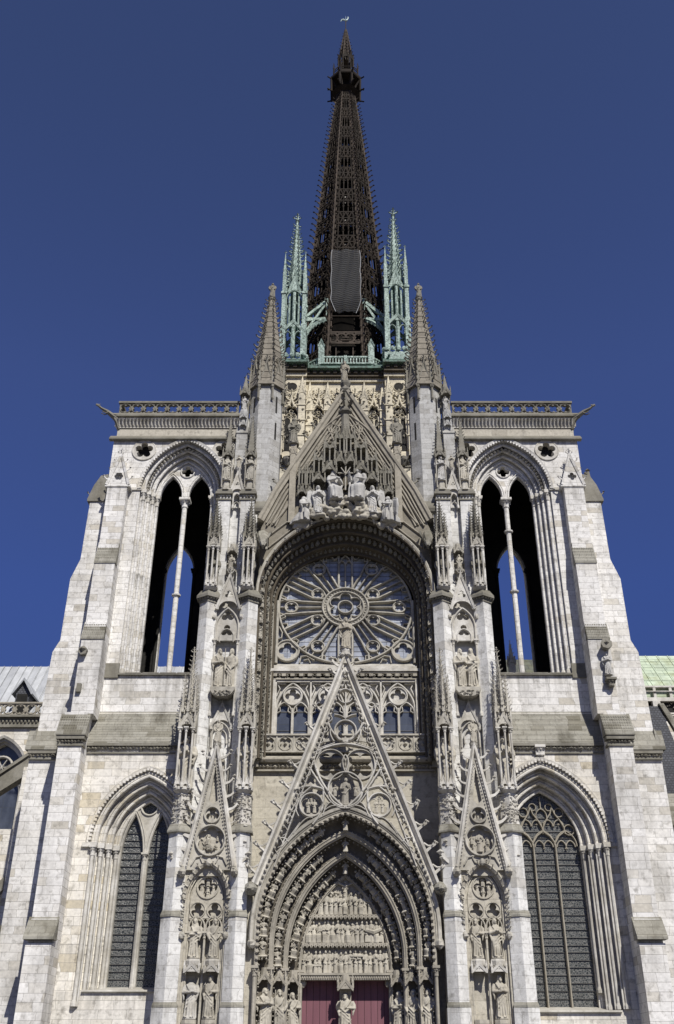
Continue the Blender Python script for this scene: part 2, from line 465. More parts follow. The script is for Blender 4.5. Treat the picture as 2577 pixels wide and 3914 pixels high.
# ---------------------------------------------------------------- materials
class N:
    def __init__(s, name):
        s.m = bpy.data.materials.new(name); s.m.use_nodes = True
        s.t = s.m.node_tree; s.n = s.t.nodes; s.n.clear()
        s.out = s.n.new('ShaderNodeOutputMaterial'); s.b = s.n.new('ShaderNodeBsdfPrincipled')
        s.t.links.new(s.b.outputs[0], s.out.inputs[0])
    def new(s, ty, **kw):
        n = s.n.new(ty)
        for k, v in kw.items(): setattr(n, k, v)
        return n
    def l(s, a, b): s.t.links.new(a, b)
    def put(s, inp, v):
        if hasattr(v, 'is_output'): s.l(v, inp)
        elif isinstance(v, (tuple, list)) and len(v) == 3 and inp.type == 'RGBA': inp.default_value = (*v, 1)
        else: inp.default_value = v
    def math(s, op, a, b=0., c=None, clamp=False):
        n = s.new('ShaderNodeMath', operation=op); n.use_clamp = clamp
        s.put(n.inputs[0], a); s.put(n.inputs[1], b)
        if c is not None: s.put(n.inputs[2], c)
        return n.outputs[0]
    def mix(s, f, a, b, bt='MIX'):
        n = s.new('ShaderNodeMix', data_type='RGBA', blend_type=bt)
        s.put(n.inputs[0], f); s.put(n.inputs[6], a); s.put(n.inputs[7], b)
        return n.outputs[2]
    def ramp(s, f, stops):
        n = s.new('ShaderNodeValToRGB'); e = n.color_ramp.elements
        while len(e) < len(stops): e.new(.5)
        for q, (p, c) in zip(e, stops):
            q.position = p; q.color = (*c, 1) if hasattr(c, '__len__') else (c,c,c,1)
        s.put(n.inputs[0], f)
        return n.outputs[0]
    def pos(s, scale=(1,1,1)):
        g = s.new('ShaderNodeNewGeometry'); m = s.new('ShaderNodeVectorMath', operation='MULTIPLY')
        s.l(g.outputs['Position'], m.inputs[0]); m.inputs[1].default_value = scale
        return m.outputs[0]
    def noise(s, scale, vec=None, detail=5, rough=.55):
        n = s.new('ShaderNodeTexNoise'); n.inputs['Scale'].default_value = scale
        n.inputs['Detail'].default_value = detail; n.inputs['Roughness'].default_value = rough
        s.l(vec if vec is not None else s.pos(), n.inputs['Vector'])
        return n.outputs['Fac']
    def wall_uv(s):
        g = s.new('ShaderNodeNewGeometry')
        p = s.new('ShaderNodeSeparateXYZ'); s.l(g.outputs['Position'], p.inputs[0])
        q = s.new('ShaderNodeSeparateXYZ'); s.l(g.outputs['True Normal'], q.inputs[0])
        f = s.math('GREATER_THAN', s.math('ABSOLUTE', q.outputs[0]), s.math('ABSOLUTE', q.outputs[1]))
        n = s.new('ShaderNodeMix', data_type='FLOAT'); s.l(f, n.inputs[0]); s.l(p.outputs[0], n.inputs[2]); s.l(p.outputs[1], n.inputs[3])
        return n.outputs[0], p.outputs[2], q.outputs[2]
    def bump(s, h, strength=.4, dist=.03):
        n = s.new('ShaderNodeBump'); n.inputs['Strength'].default_value = strength; n.inputs['Distance'].default_value = dist
        s.l(h, n.inputs['Height']); s.l(n.outputs[0], s.b.inputs['Normal'])

def stone(name, light, mid, grey, grime=(.13,.115,.09), moss=(.13,.12,.085), row=.45, bw=1.0, dirt=.5, blocks=True, top=.8, mort=.6, rough=.9, fine=.0, ledges=()):
    n = N(name)
    u, z, nz = n.wall_uv()
    fine_n = n.noise(2.2, detail=7, rough=.65)
    if blocks:
        zw = n.math('ADD', z, n.math('MULTIPLY', n.noise(.9, n.pos((.02,.02,1.1)), 2), .35))
        uw = n.math('ADD', u, n.math('MULTIPLY', n.noise(1.0, n.pos((.5,.5,.9)), 2), .5))
        cv = n.new('ShaderNodeCombineXYZ'); n.l(uw, cv.inputs[0]); n.l(zw, cv.inputs[1])
        def brick(w, h, m, off):
            b = n.new('ShaderNodeTexBrick'); n.l(cv.outputs[0], b.inputs['Vector'])
            b.inputs['Color1'].default_value = (0,0,0,1); b.inputs['Color2'].default_value = (1,1,1,1); b.inputs['Mortar'].default_value = (.5,.5,.5,1)
            b.inputs['Scale'].default_value = 1; b.inputs['Mortar Size'].default_value = m; b.inputs['Mortar Smooth'].default_value = .25
            b.inputs['Brick Width'].default_value = w; b.inputs['Row Height'].default_value = h; b.offset = off; b.squash = 1.35; b.squash_frequency = 3
            return b
        b = brick(bw, row, .012, .43)
        rr = n.new('ShaderNodeSeparateColor'); n.l(b.outputs['Color'], rr.inputs[0])
        col = n.ramp(rr.outputs[0], [(0,tuple((a+2*b_)/3 for a,b_ in zip(grey,mid))),(.05,mid),(.13,tuple((a+b_)/2 for a,b_ in zip(light,mid))),(.22,tuple((3*a+b_)/4 for a,b_ in zip(light,mid))),(.35,light),(.5,tuple(c*1.05 for c in light)),(.68,tuple(c*.95 for c in light)),(.84,tuple((3*a+b_)/4 for a,b_ in zip(light,mid))),(1,tuple(min(.85,c*1.1) for c in light))])
        mask = b.outputs['Fac']
    else:
        col = n.mix(n.ramp(n.noise(.8, detail=3), [(.35,0.),(.65,1.)]), light, mid)
        mask = None
    # rain streaks and soot in broad patches
    streak = n.ramp(n.noise(1.0, n.pos((.55,.55,.10)), 6, .62), [(.44,0.),(.62,1.)])
    patch = n.ramp(n.noise(.28, detail=5, rough=.62), [(.40,0.),(.6,1.)])
    col = n.mix(n.math('MULTIPLY', n.math('MULTIPLY', streak, patch), dirt), col, grey)
    if ledges:    # rain stains hanging below the ledges
        st = n.ramp(n.noise(1.0, n.pos((2.6,2.6,.12)), 4, .6), [(.42,0.),(.62,1.)])
        tot = 0.
        for zl, dep in ledges:
            dd = n.math('SUBTRACT', zl, z)
            mk_ = n.math('MULTIPLY', n.math('GREATER_THAN', dd, 0.), n.math('SUBTRACT', 1, n.math('DIVIDE', dd, dep), clamp=True))
            tot = n.math('ADD', tot, mk_, clamp=True)
        col = n.mix(n.math('MULTIPLY', n.math('MULTIPLY', tot, st), .6), col, tuple(c*.75 for c in grey))
    sp = n.ramp(fine_n, [(.3,0.),(.47,1.)])
    col = n.mix(n.math('MULTIPLY', n.math('SUBTRACT', 1, sp), .55 if not fine else fine), col, grime)
    col = n.mix(1, col, n.ramp(n.noise(5.5, detail=4), [(.3,.86),(.7,1.06)]), 'MULTIPLY')
    if mask is not None: col = n.mix(n.math('MULTIPLY', mask, mort), col, grime)
    # weather-facing ledges collect moss and soot
    up = n.ramp(nz, [(.22,0.),(.55,1.)])
    up = n.math('MULTIPLY', up, n.ramp(n.noise(1.7, detail=4), [(.25,.55),(.6,1.)]))
    col = n.mix(n.math('MULTIPLY', up, top), col, n.mix(n.noise(3., detail=3), moss, grey))
    n.put(n.b.inputs['Base Color'], col)
    n.b.inputs['Roughness'].default_value = rough; n.b.inputs['Specular IOR Level'].default_value = .25
    h = n.math('MULTIPLY', fine_n, .9)
    if mask is not None: h = n.math('SUBTRACT', h, n.math('MULTIPLY', mask, .6))
    n.bump(h, .55, .05)
    return n.m
def stainless(name, base, var, rough=.6, metal=0., sc_=1.5, streak=True, spec=.4, dark=None):
    n = N(name)
    f = n.ramp(n.noise(sc_, n.pos((1,1,.25 if streak else 1)), 6, .62), [(.36,0.),(.64,1.)])
    col = n.mix(f, base, var)
    if dark: col = n.mix(n.ramp(n.noise(sc_*2.3, detail=5), [(.45,0.),(.62,.85)]), col, dark)
    n.put(n.b.inputs['Base Color'], col); n.b.inputs['Roughness'].default_value = rough; n.b.inputs['Metallic'].default_value = metal
    n.b.inputs['Specular IOR Level'].default_value = spec
    n.bump(n.noise(4, detail=4), .25, .03)
    return n.m

M = {}
M['wall'] = stone('limestone_ashlar', (.77,.75,.71), (.60,.56,.48), (.37,.355,.325), dirt=.7, row=.5, bw=1.1, ledges=((26.5,2.6),(46.9,1.6),(42.1,1.5),(35,1.6),(28.6,1.8),(41.4,1.5)))
M['wall_low'] = stone('limestone_ashlar_warm', (.77,.735,.665), (.58,.515,.39), (.42,.40,.36), row=.52, bw=1.2, dirt=.6, ledges=((20.6,1.8),(8.7,1.8),(6.0,2.5),(14.5,.8)))
M['slope'] = stone('weathered_ashlar_slope', (.34,.325,.275), (.22,.205,.16), (.10,.092,.068), dirt=.95, top=.3, moss=(.16,.145,.1), row=.4, bw=.9, mort=.75)
M['pier'] = stone('pier_ashlar', (.75,.74,.705), (.6,.575,.52), (.40,.39,.365), dirt=.85, row=.62, bw=1.5, mort=.45, ledges=((41.1,2.),(31.6,2.2),(15.0,2.),(10,1.6),(24.3,2.),(5.1,1.5)))
M['turret'] = stone('turret_ashlar', (.48,.475,.455), (.37,.36,.335), (.24,.23,.21), dirt=.9, row=.5, bw=.9, mort=.4)
M['carved'] = stone('carved_stone', (.54,.51,.44), (.39,.365,.305), (.22,.205,.175), blocks=False, dirt=.75, top=.5, fine=.5)
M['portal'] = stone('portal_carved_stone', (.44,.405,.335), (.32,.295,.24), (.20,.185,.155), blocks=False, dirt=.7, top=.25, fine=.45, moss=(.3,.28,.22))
M['niche'] = stone('niche_stone', (.50,.465,.385), (.41,.375,.305), (.30,.28,.24), row=.7, bw=1.3, dirt=.5, mort=.25)
M['pale'] = stone('pale_moulding_stone', (.68,.655,.60), (.47,.44,.375), (.30,.285,.25), blocks=False, dirt=.8, top=.55, fine=.35)
M['grey'] = stone('lichen_grey_stone', (.27,.255,.215), (.2,.187,.15), (.145,.135,.11), blocks=False, dirt=.8, top=.5, fine=.5, moss=(.12,.11,.075))
M['spirestone'] = stone('spire_ashlar', (.26,.235,.19), (.195,.175,.14), (.135,.123,.1), row=.55, bw=.7, dirt=.8, top=.3, mort=.6)
M['gable'] = stone('gable_stone', (.40,.365,.295), (.33,.30,.24), (.225,.207,.17), blocks=False, dirt=.7, top=.4, fine=.4)
M['recess'] = stone('recessed_gable_stone', (.27,.245,.195), (.21,.19,.15), (.15,.135,.11), blocks=False, dirt=.7, top=.3, fine=.5)  # gable stone darkened; the shade of the recess is put into its colour
M['statue'] = stone('statue_stone', (.52,.485,.405), (.38,.35,.285), (.21,.195,.165), blocks=False, dirt=.7, top=.2, fine=.45, moss=(.4,.37,.3))
M['white'] = stone('white_sculpture_stone', (.54,.53,.50), (.40,.385,.355), (.25,.24,.22), blocks=False, dirt=.5, top=.1, fine=.3, moss=(.6,.58,.52))
M['cream'] = stone('cream_tower_stone', (.68,.615,.465), (.55,.50,.385), (.36,.33,.265), row=.6, bw=1.1, dirt=.7, mort=.25)
M['shade_dark'] = stone('shaded_dark_stone', (.13,.11,.08), (.09,.075,.055), (.055,.046,.036), blocks=False, dirt=.8, top=.2, fine=.6)  # shade of soffits and recesses put into the colour; plain dark on corbels
M['hollow'] = stone('shaded_hollow_stone', (.22,.195,.155), (.155,.138,.108), (.09,.08,.064), blocks=False, dirt=.8, top=.1, fine=.6)  # darker copy of the portal stone, shade of the hollows in its colour
M['dark'] = stone('dark_interior_stone', (.03,.028,.025), (.02,.019,.018), (.014,.014,.013), grime=(.012,.011,.01), moss=(.02,.019,.018), dirt=.6, top=.1)  # near-black colour stands in for unlit interiors and openings
M['copper'] = stainless('verdigris_copper', (.21,.285,.245), (.47,.575,.51), .7, sc_=2.4, dark=(.06,.085,.068))
M['copper_dk'] = stainless('dark_verdigris_copper', (.075,.13,.10), (.14,.24,.19), .65, dark=(.03,.04,.03))
M['iron'] = stainless('shaded_rusty_iron', (.016,.013,.010), (.038,.028,.020), .8, sc_=1.1, spec=.12, dark=(.03,.024,.02))  # iron darkened so panels and rear ribs carry shade in the colour
M['iron_lt'] = stainless('lit_brown_iron', (.052,.041,.032), (.09,.069,.053), .75, sc_=.8, spec=.15, dark=(.035,.027,.02))  # lighter copy of the iron, sunlight on it put into the colour
M['iron_dk'] = stainless('shaded_iron', (.010,.009,.008), (.018,.015,.012), .85, spec=.08)
M['steel'] = stainless('pale_stair_metal', (.45,.43,.40), (.3,.28,.25), .6)
M['gilt'] = stainless('pale_weathered_copper', (.5,.62,.58), (.4,.5,.47), .5)
M['lead'] = stainless('lead_roof', (.33,.345,.36), (.44,.45,.46), .55, sc_=.6, dark=(.27,.28,.29))
M['bar'] = stainless('window_iron', (.10,.10,.095), (.16,.155,.145), .7)

def glass(name, dark, lead, cell, fac=.8, rough=.22, bright=None, spec=.5):
    n = N(name)
    v = n.new('ShaderNodeTexVoronoi', feature='DISTANCE_TO_EDGE'); v.inputs['Scale'].default_value = cell
    n.l(n.pos((1,0,1.15)), v.inputs['Vector'])
    v2 = n.new('ShaderNodeTexVoronoi'); v2.inputs['Scale'].default_value = cell; n.l(n.pos((1,0,1.15)), v2.inputs['Vector'])
    r = n.new('ShaderNodeSeparateColor'); n.l(v2.outputs['Color'], r.inputs[0])
    c = n.mix(r.outputs[0], dark, tuple(x*1.9 for x in dark))
    if bright: c = n.mix(n.ramp(n.noise(.9, n.pos((1,1,.5)), 4), [(.45,0.),(.7,1.)]), c, bright)
    e = n.ramp(v.outputs['Distance'], [(.04,1.),(.13,0.)])
    n.put(n.b.inputs['Base Color'], n.mix(n.math('MULTIPLY', e, fac), c, lead))
    n.b.inputs['Roughness'].default_value = rough; n.b.inputs['Specular IOR Level'].default_value = spec
    n.bump(n.math('ADD', n.noise(2.3, detail=2), n.math('MULTIPLY', r.outputs[1], .8)), .35, .05)
    return n.m
def paned(name, dark, var, line, px, pz, rough=.15):
    """plain quarries divided by straight leads"""
    n = N(name)
    b = n.new('ShaderNodeTexBrick'); p = n.pos((1,1,1)); s = n.new('ShaderNodeSeparateXYZ'); n.l(p, s.inputs[0])
    c = n.new('ShaderNodeCombineXYZ'); n.l(s.outputs[0], c.inputs[0]); n.l(s.outputs[2], c.inputs[1]); n.l(c.outputs[0], b.inputs['Vector'])
    b.offset = 0; b.inputs['Scale'].default_value = 1; b.inputs['Brick Width'].default_value = px; b.inputs['Row Height'].default_value = pz
    b.inputs['Color1'].default_value = (*dark,1); b.inputs['Color2'].default_value = (*var,1); b.inputs['Mortar'].default_value = (*line,1); b.inputs['Mortar Size'].default_value = .022
    n.put(n.b.inputs['Base Color'], n.mix(n.ramp(n.noise(1.2, n.pos((1,1,.35)), 4), [(.4,0.),(.7,.7)]), b.outputs['Color'], tuple(x*1.5 for x in var)))  # noise lightens the glass colour to suggest an uneven sheen
    n.b.inputs['Roughness'].default_value = rough
    rr = n.new('ShaderNodeSeparateColor'); n.l(b.outputs['Color'], rr.inputs[0])
    n.bump(n.math('ADD', n.noise(1.6, detail=2), n.math('MULTIPLY', rr.outputs[0], 3.)), .3, .06)
    return n.m
M['stained'] = glass('stained_glass', (.036,.040,.040), (.21,.205,.19), 7.5, .85, spec=.3)
M['rose_glass'] = paned('rose_window_glass', (.20,.22,.26), (.34,.36,.405), (.12,.125,.135), .62, .42, .28)
M['clear_glass'] = paned('clerestory_glass', (.05,.058,.078), (.075,.085,.11), (.06,.065,.07), 1.6, 1.3, .12)
n = N('red_painted_door')
col = n.mix(n.ramp(n.noise(1.2, n.pos((3,1,.25)), 4), [(.35,0.),(.7,1.)]), (.165,.064,.08), (.20,.082,.10))
n.put(n.b.inputs['Base Color'], col); n.b.inputs['Roughness'].default_value = .6; n.bump(n.noise(3, n.pos((6,1,.4))), .2, .02); M['red'] = n.m
def roofmat(name, a, b, line, pw, ph, off, moss=None):
    n = N(name); u, z, nz = n.wall_uv()
    p = n.pos(); s = n.new('ShaderNodeSeparateXYZ'); n.l(p, s.inputs[0])
    c = n.new('ShaderNodeCombineXYZ'); n.l(s.outputs[0], c.inputs[0]); n.l(s.outputs[2], c.inputs[1])
    k = n.new('ShaderNodeTexBrick'); n.l(c.outputs[0], k.inputs['Vector']); k.offset = off
    k.inputs['Scale'].default_value = 1; k.inputs['Brick Width'].default_value = pw; k.inputs['Row Height'].default_value = ph; k.inputs['Mortar Size'].default_value = .035
    k.inputs['Color1'].default_value = (*a,1); k.inputs['Color2'].default_value = (*b,1); k.inputs['Mortar'].default_value = (*line,1)
    col = k.outputs['Color']
    if moss: col = n.mix(n.ramp(n.noise(.6, detail=5), [(.5,0.),(.68,.85)]), col, moss)
    col = n.mix(1, col, n.ramp(n.noise(1.3, n.pos((1,1,.2)), 5), [(.3,.8),(.7,1.12)]), 'MULTIPLY')
    n.put(n.b.inputs['Base Color'], col); n.b.inputs['Roughness'].default_value = .6
    n.bump(n.math('SUBTRACT', n.noise(2.), n.math('MULTIPLY', k.outputs['Fac'], 1.)), .4, .04)
    return n.m
M['lead_roof'] = roofmat('ribbed_lead_roof', (.36,.37,.38), (.46,.47,.475), (.27,.28,.29), .75, 30, 0)
M['copper_roof'] = roofmat('green_copper_roof', (.43,.50,.36), (.50,.57,.43), (.27,.33,.24), 1.1, .85, .5, (.30,.33,.18))
M['slate_green'] = roofmat('mossy_slate_roof', (.075,.08,.065), (.12,.125,.09), (.05,.05,.045), .8, .6, .5, (.12,.12,.05))
M['slate'] = roofmat('slate_roof', (.045,.048,.058), (.09,.095,.11), (.03,.03,.035), .28, .2, .5)
# scaffold netting: woven mesh that lets some of the light through
n = N('scaffold_netting')
w = n.new('ShaderNodeTexWave', wave_type='BANDS', bands_direction='Z'); w.inputs['Scale'].default_value = .9; w.inputs['Distortion'].default_value = 2.5; w.inputs['Detail'].default_value = 2; w.inputs['Detail Scale'].default_value = .5
n.l(n.pos((1.2,0,1.)), w.inputs['Vector'])
col = n.mix(w.outputs['Fac'], (.028,.028,.029), (.085,.085,.086))
n.put(n.b.inputs['Base Color'], col); n.b.inputs['Roughness'].default_value = .9; n.b.inputs['Specular IOR Level'].default_value = .05
tr = n.new('ShaderNodeBsdfTransparent'); mx = n.new('ShaderNodeMixShader'); sx = n.new('ShaderNodeSeparateXYZ'); n.l(n.pos(), sx.inputs[0])
hf = n.math('MULTIPLY', n.math('SUBTRACT', sx.outputs[2], 77.5), .17, clamp=True)   # the weave is slacker and thinner towards its hem
n.l(n.math('ADD', n.math('MULTIPLY', hf, .6), n.math('MULTIPLY', n.noise(1.2), .28)), mx.inputs[0]); n.l(tr.outputs[0], mx.inputs[1]); n.l(n.b.outputs[0], mx.inputs[2]); n.l(mx.outputs[0], n.out.inputs[0]); M['net'] = n.m
n = N('cobbled_square')
v = n.new('ShaderNodeTexVoronoi', feature='DISTANCE_TO_EDGE'); v.inputs['Scale'].default_value = 6; n.l(n.pos(), v.inputs['Vector'])
n.put(n.b.inputs['Base Color'], n.mix(n.ramp(v.outputs['Distance'], [(.02,0.),(.08,1.)]), (.1,.095,.085), n.mix(n.noise(.5), (.075,.07,.063), (.10,.095,.085))))
n.b.inputs['Roughness'].default_value = .85; n.bump(v.outputs['Distance'], .5, .05); M['ground'] = n.m

# ---------------------------------------------------------------- camera, light, sky, ground
cam = bpy.data.cameras.new('camera'); co = bpy.data.objects.new('camera', cam); C.objects.link(co); sc.camera = co
cam.sensor_fit = 'VERTICAL'; cam.sensor_height = 36; cam.sensor_width = 24; cam.lens = 2243/2380*36
cam.shift_x = -19.5/2380
cam.clip_end = 5000
co.location = (0,-66,1.6); co.rotation_euler = (PI/2+math.atan(.584),0,0)
sun = bpy.data.lights.new('sun', 'SUN'); so = bpy.data.objects.new('sun', sun); C.objects.link(so)
sun.energy = 5.2; sun.angle = R(.53); sun.color = (1,.965,.905)
sd = Vector((math.sin(SUN_AZ)*math.cos(SUN_EL), -math.cos(SUN_AZ)*math.cos(SUN_EL), math.sin(SUN_EL)))
so.rotation_euler = sd.to_track_quat('Z','Y').to_euler(); so.location = sd*200
w = bpy.data.worlds.new('World'); sc.world = w; w.use_nodes = True
t = w.node_tree; bg = t.nodes['Background']
sky = t.nodes.new('ShaderNodeTexSky'); sky.sky_type = 'NISHITA'; sky.sun_disc = False
sky.sun_elevation = SUN_EL; sky.sun_rotation = PI-SUN_AZ; sky.air_density = 1.0; sky.dust_density = .1; sky.ozone_density = 4.0; sky.altitude = 100
# deepen the blue and thin the bright haze near the horizon: a very clear day
tc = t.nodes.new('ShaderNodeTexCoord'); sx = t.nodes.new('ShaderNodeSeparateXYZ'); t.links.new(tc.outputs['Generated'], sx.inputs[0])
rp = t.nodes.new('ShaderNodeValToRGB'); e = rp.color_ramp.elements
stops = [(0,(.16,.165,.26)),(.25,(.25,.275,.5)),(.42,(.40,.43,.77)),(.6,(.58,.56,.86)),(.8,(.60,.56,.76)),(1,(.62,.56,.72))]
while len(e) < len(stops): e.new(.5)
for q, (p_, c_) in zip(e, stops): q.position = p_; q.color = (*c_,1)
t.links.new(sx.outputs[2], rp.inputs[0])
mx = t.nodes.new('ShaderNodeMix'); mx.data_type = 'RGBA'; mx.blend_type = 'MULTIPLY'; mx.inputs[0].default_value = 1
t.links.new(rp.outputs[0], mx.inputs[7])
t.links.new(sky.outputs[0], mx.inputs[6]); t.links.new(mx.outputs[2], bg.inputs[0]); bg.inputs[1].default_value = .1
sc.view_settings.view_transform = 'Standard'; sc.view_settings.look = 'None'; sc.view_settings.exposure = 0
sc.cycles.max_bounces = 6; sc.cycles.diffuse_bounces = 3; sc.cycles.transparent_max_bounces = 8
sc.cycles.use_denoising = True
g = MB(); g.add([(-1500,-1500,0),(1500,-1500,0),(1500,1500,0),(-1500,1500,0)], [(0,1,2,3)])
go = build('ground', g, M['ground']); go['kind'] = 'structure'

# ================================================================ the two transept towers
def tower(s):
    L = s < 0
    root = thing('bell_tower', 'left bell tower, its lower window two lancets under a round eye' if L else
                 'right bell tower, with wide traceried lower window and a buttress statue', 'tower', (s*13.9,5,0), 'towers flanking the transept front')
    Ms = side(s)
    mk = lambda: MB(Ms)
    cx = 13.05
    A = arch(cx, 3.42, 42.2, 4.75, 26.6); FO = [foil(5,x,46.0,.74,PI/2,a=.6,b=.36) for x in (9.95,16.55)]
    # ---- upper walls
    w = mk()
    w.plate([(8.6,23.7),(19.15,23.7),(19.15,46.95),(8.6,46.95)], [A]+FO, 0, .5)
    w.box(18.6,19.14,.5,9.6,23.7,46.95); w.box(8.61,9.2,.5,9.6,23.7,46.95)
    w.plate([(8.6,23.7),(19.13,23.7),(19.13,46.95),(8.6,46.95)], [arch(14.5,1.2,39.4,2.8,26.6)], 9.6, 10.2)
    at = mk(); at.box(8.6,19.0,.07,10.1,46.95,49.2); build('attic_wall', at, M['niche'], root)
    w.box(8.6,19.1,.5,9.6,25.6,26.45)
    build('wall', w, M['wall'], root)
    # inner lining, the unlit darkness put into its colour
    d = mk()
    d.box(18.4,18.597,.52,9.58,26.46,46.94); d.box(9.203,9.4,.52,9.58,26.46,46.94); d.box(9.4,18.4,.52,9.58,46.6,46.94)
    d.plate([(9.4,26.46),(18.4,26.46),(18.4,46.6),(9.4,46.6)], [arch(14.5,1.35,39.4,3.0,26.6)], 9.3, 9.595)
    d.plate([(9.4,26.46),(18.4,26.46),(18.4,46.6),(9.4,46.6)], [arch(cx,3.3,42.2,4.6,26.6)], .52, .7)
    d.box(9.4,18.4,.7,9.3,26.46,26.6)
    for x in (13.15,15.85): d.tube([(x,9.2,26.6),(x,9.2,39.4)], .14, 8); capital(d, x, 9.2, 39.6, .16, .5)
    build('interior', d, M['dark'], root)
    d = mk()
    for i in range(7): d.tube([(18.3-.12*(i%2),1.6+i*.62,26.6),(18.3-.12*(i%2),1.6+i*.62,44)], .17, 8)
    build('inner_shafts', d, M['shade_dark'], root)  # lighter than the lining, dim light put into their colour
    # ---- belfry window
    b = mk()
    Ai = arch(cx, 2.2, 42.2, 3.46, 26.6, 18)
    prof = [(0,1.9),(0,1.3)]
    for k in range(4): prof += [(k*.31,1.3-k*.33),(k*.31+.3,1.3-k*.33)]
    prof += [(1.23,.3),(1.25,.4),(1.25,1.9)]
    b.sweep(Ai, prof)
    for k in range(4):
        b.roll(Ai, k*.31+.02, 1.3-k*.33-.02, .115, 9)
        b.roll(Ai, k*.31+.18, 1.3-k*.33-.03, .06, 6)
    hood = arch(cx, 3.42, 42.25, 4.75, None, 20)
    b.sweep(hood, [(-.02,-.02),(.02,-.14),(.2,-.2),(.26,-.1),(.26,.05),(-.02,.05)])
    for x,z,_,_ in resample(hood, .26):
        b.box(x-.07,x+.07,-.19,-.02,z-.12,z+.04)
    bw = build('belfry_window', b, M['wall'], root)
    t = mk()
    for x,z,dx,dz in resample(arch(cx, 2.9, 42.3, 4.15, None, 18), .34):
        bud(t, (x,.42,z), .15); t.octa((x+dz*.1,.4,z-dx*.1),(.08,.1,.08))
    build('leaf_carving', t, M['carved'], bw)
    t = mk()
    out = arch(cx, 2.22, 42.2, 3.48, None, 12)
    l1 = arch(cx-1.16, .9, 42.3, 2.0, 42.2, 8); l2 = arch(cx+1.16, .9, 42.3, 2.0, 42.2, 8)
    t.plate(out + list(reversed(l2)) + list(reversed(l1)), [foil(4, cx, 44.75, .5, 0)], 1.35, 1.75)
    for a in (cx-1.16, cx+1.16):
        p = arch(a, .94, 42.3, 2.05, 42.2, 10)
        t.bar(p, .16, 1.22, 1.5); t.roll(p, .16, 1.3, .07)
    t.bar(circ(cx,44.75,.56,20), .12, 1.25, 1.5, True)
    build('tracery', t, M['wall'], bw)
    c = mk()
    column(c, cx, 1.5, 26.6, 41.8, .2); capital(c, cx, 1.5, 42.05, .24, .7)
    for z in ((33.6,) if L else (33.9,39.2)): c.lathe(cx,1.5,[(.2,z-.14),(.34,z-.09),(.36,z+.02),(.2,z+.12)],10)
    build('column', c, M['wall'], bw)
    for k in range(4):
        for g in (-1,1):
            c = mk()
            x = cx+g*(2.2+k*.31+.02); y = 1.3-k*.33-.04
            capital(c, x, y, 42.1, .13, .75); c.lathe(x, y, [(.22,26.6),(.22,26.8),(.16,27.05),(.13,27.1)], 8)
            c.box(x-.24,x+.3,y-.22,y+.2,42.12,42.32)
            build('shaft_capital', c, M['pale'], bw)
    c = mk()
    c.box(cx+3.3,17.2,-.12,.02,42.15,42.38); c.box(9.2,cx-3.3,-.12,.02,42.15,42.38)
    build('impost', c, M['pale'], bw)
    # blind cusped roundels in the spandrels
    for x in (9.95,16.55):
        o = mk(); o.plate(circ(x,46.0,.95,28), [foil(5, x,46.0,.76,PI/2,a=.6,b=.36)], -.07, .04)
        o.bar(circ(x,46.0,.95,28), .12, -.1, .02, True)
        build('roundel', o, M['pale'], root)
    # ---- string course, cornice, parapet
    c = mk()
    c.prism_x([(0,46.9),(-.32,46.95),(-.34,47.05),(.05,47.5)], 8.6, 19.5)
    build('string_course', c, M['grey'], root)
    c = mk()
    c.box(8.6,19.14,-.02,10.2,48.28,48.4)
    c.prism_x([(.07,48.4),(-.05,48.4),(-.28,49.12),(.07,49.12)], 8.6, 19.25)
    for i in range(34):
        x = 9.0+i*.3
        c.tube([(x,-.1,48.45),(x+.02,-.22,48.75),(x,-.36,48.98)], [.06,.09,.12], 5); bud(c, (x+.13,-.3,48.95), .09)
    build('carved_cornice', c, M['pale'], root)
    c = mk()
    c.prism_x([(.1,49.12),(-.45,49.2),(-.45,49.35),(-.2,49.66),(.2,49.66)], 8.6, 19.5)
    c.box(19.0,19.45,.2,10.5,49.14,49.64)
    pierced_band(c, 9.0, 19.05, 49.66, 50.7, -.14, .12, 10, .44)
    c.box(8.9,19.15,-.24,.2,50.7,50.88); c.box(18.85,19.07,.12,10.2,49.66,50.0); c.box(18.8,19.12,.2,10.2,50.66,50.86)
    for i in range(10): c.box(18.88,19.04,.6+i,.85+i,50.0,50.66)
    build('parapet', c, M['grey'], root)
    c = mk()
    beast(c, (19.0,-.1,49.05), (.86,-.42,.36 if L else .33), 2.1, .2)
    c.tube([(18.9,.05,48.2),(19.1,-.15,48.8),(19.3,-.25,49.1)], [.12,.16,.2], 6)
    build('gargoyle', c, M['grey'], root)
    # ---- front buttress, stepping out as it goes down
    b = mk()
    b.prism_x([(.0,42.2),(-.8,42.2),(-.8,36.9),(-.95,36.9),(-.95,34.98),(-1.3,34.98),(-1.3,30.05),(-1.42,30.05),(-1.42,28.66),(-1.7,28.66),(-1.7,23.1),(.0,23.1)], 17.35, 18.9)
    b.prism_x([(.0,23.2),(-1.72,23.2),(-1.72,20.85),(-2.1,20.85),(-2.1,10.0),(-2.2,9.9),(-2.2,8.5),(-2.6,8.5),(-2.6,0),(.0,0)], 17.72, 19.3)
    build('buttress', b, M['wall'], root)
    for pf, xa, xb, crs in (([(-.79,36.95),(-1.36,35.05),(-1.36,34.94),(-.79,34.94)],17.3,18.95,(34.98,36.9,-1.34,-.83)),
                       ([(-1.29,30.1),(-1.76,28.72),(-1.76,28.6),(-1.29,28.6)],17.35,18.97,(28.7,30.0,-1.74,-1.33)),
                       ([(-1.69,23.1),(-2.4,21.55),(-2.4,21.4),(-1.6,21.4)],17.5,19.5,(21.6,23.0,-2.35,-1.75)),
                       ([(-2.09,10.05),(-2.85,8.85),(-2.85,8.7),(-2.0,8.7)],17.6,19.45,None)):
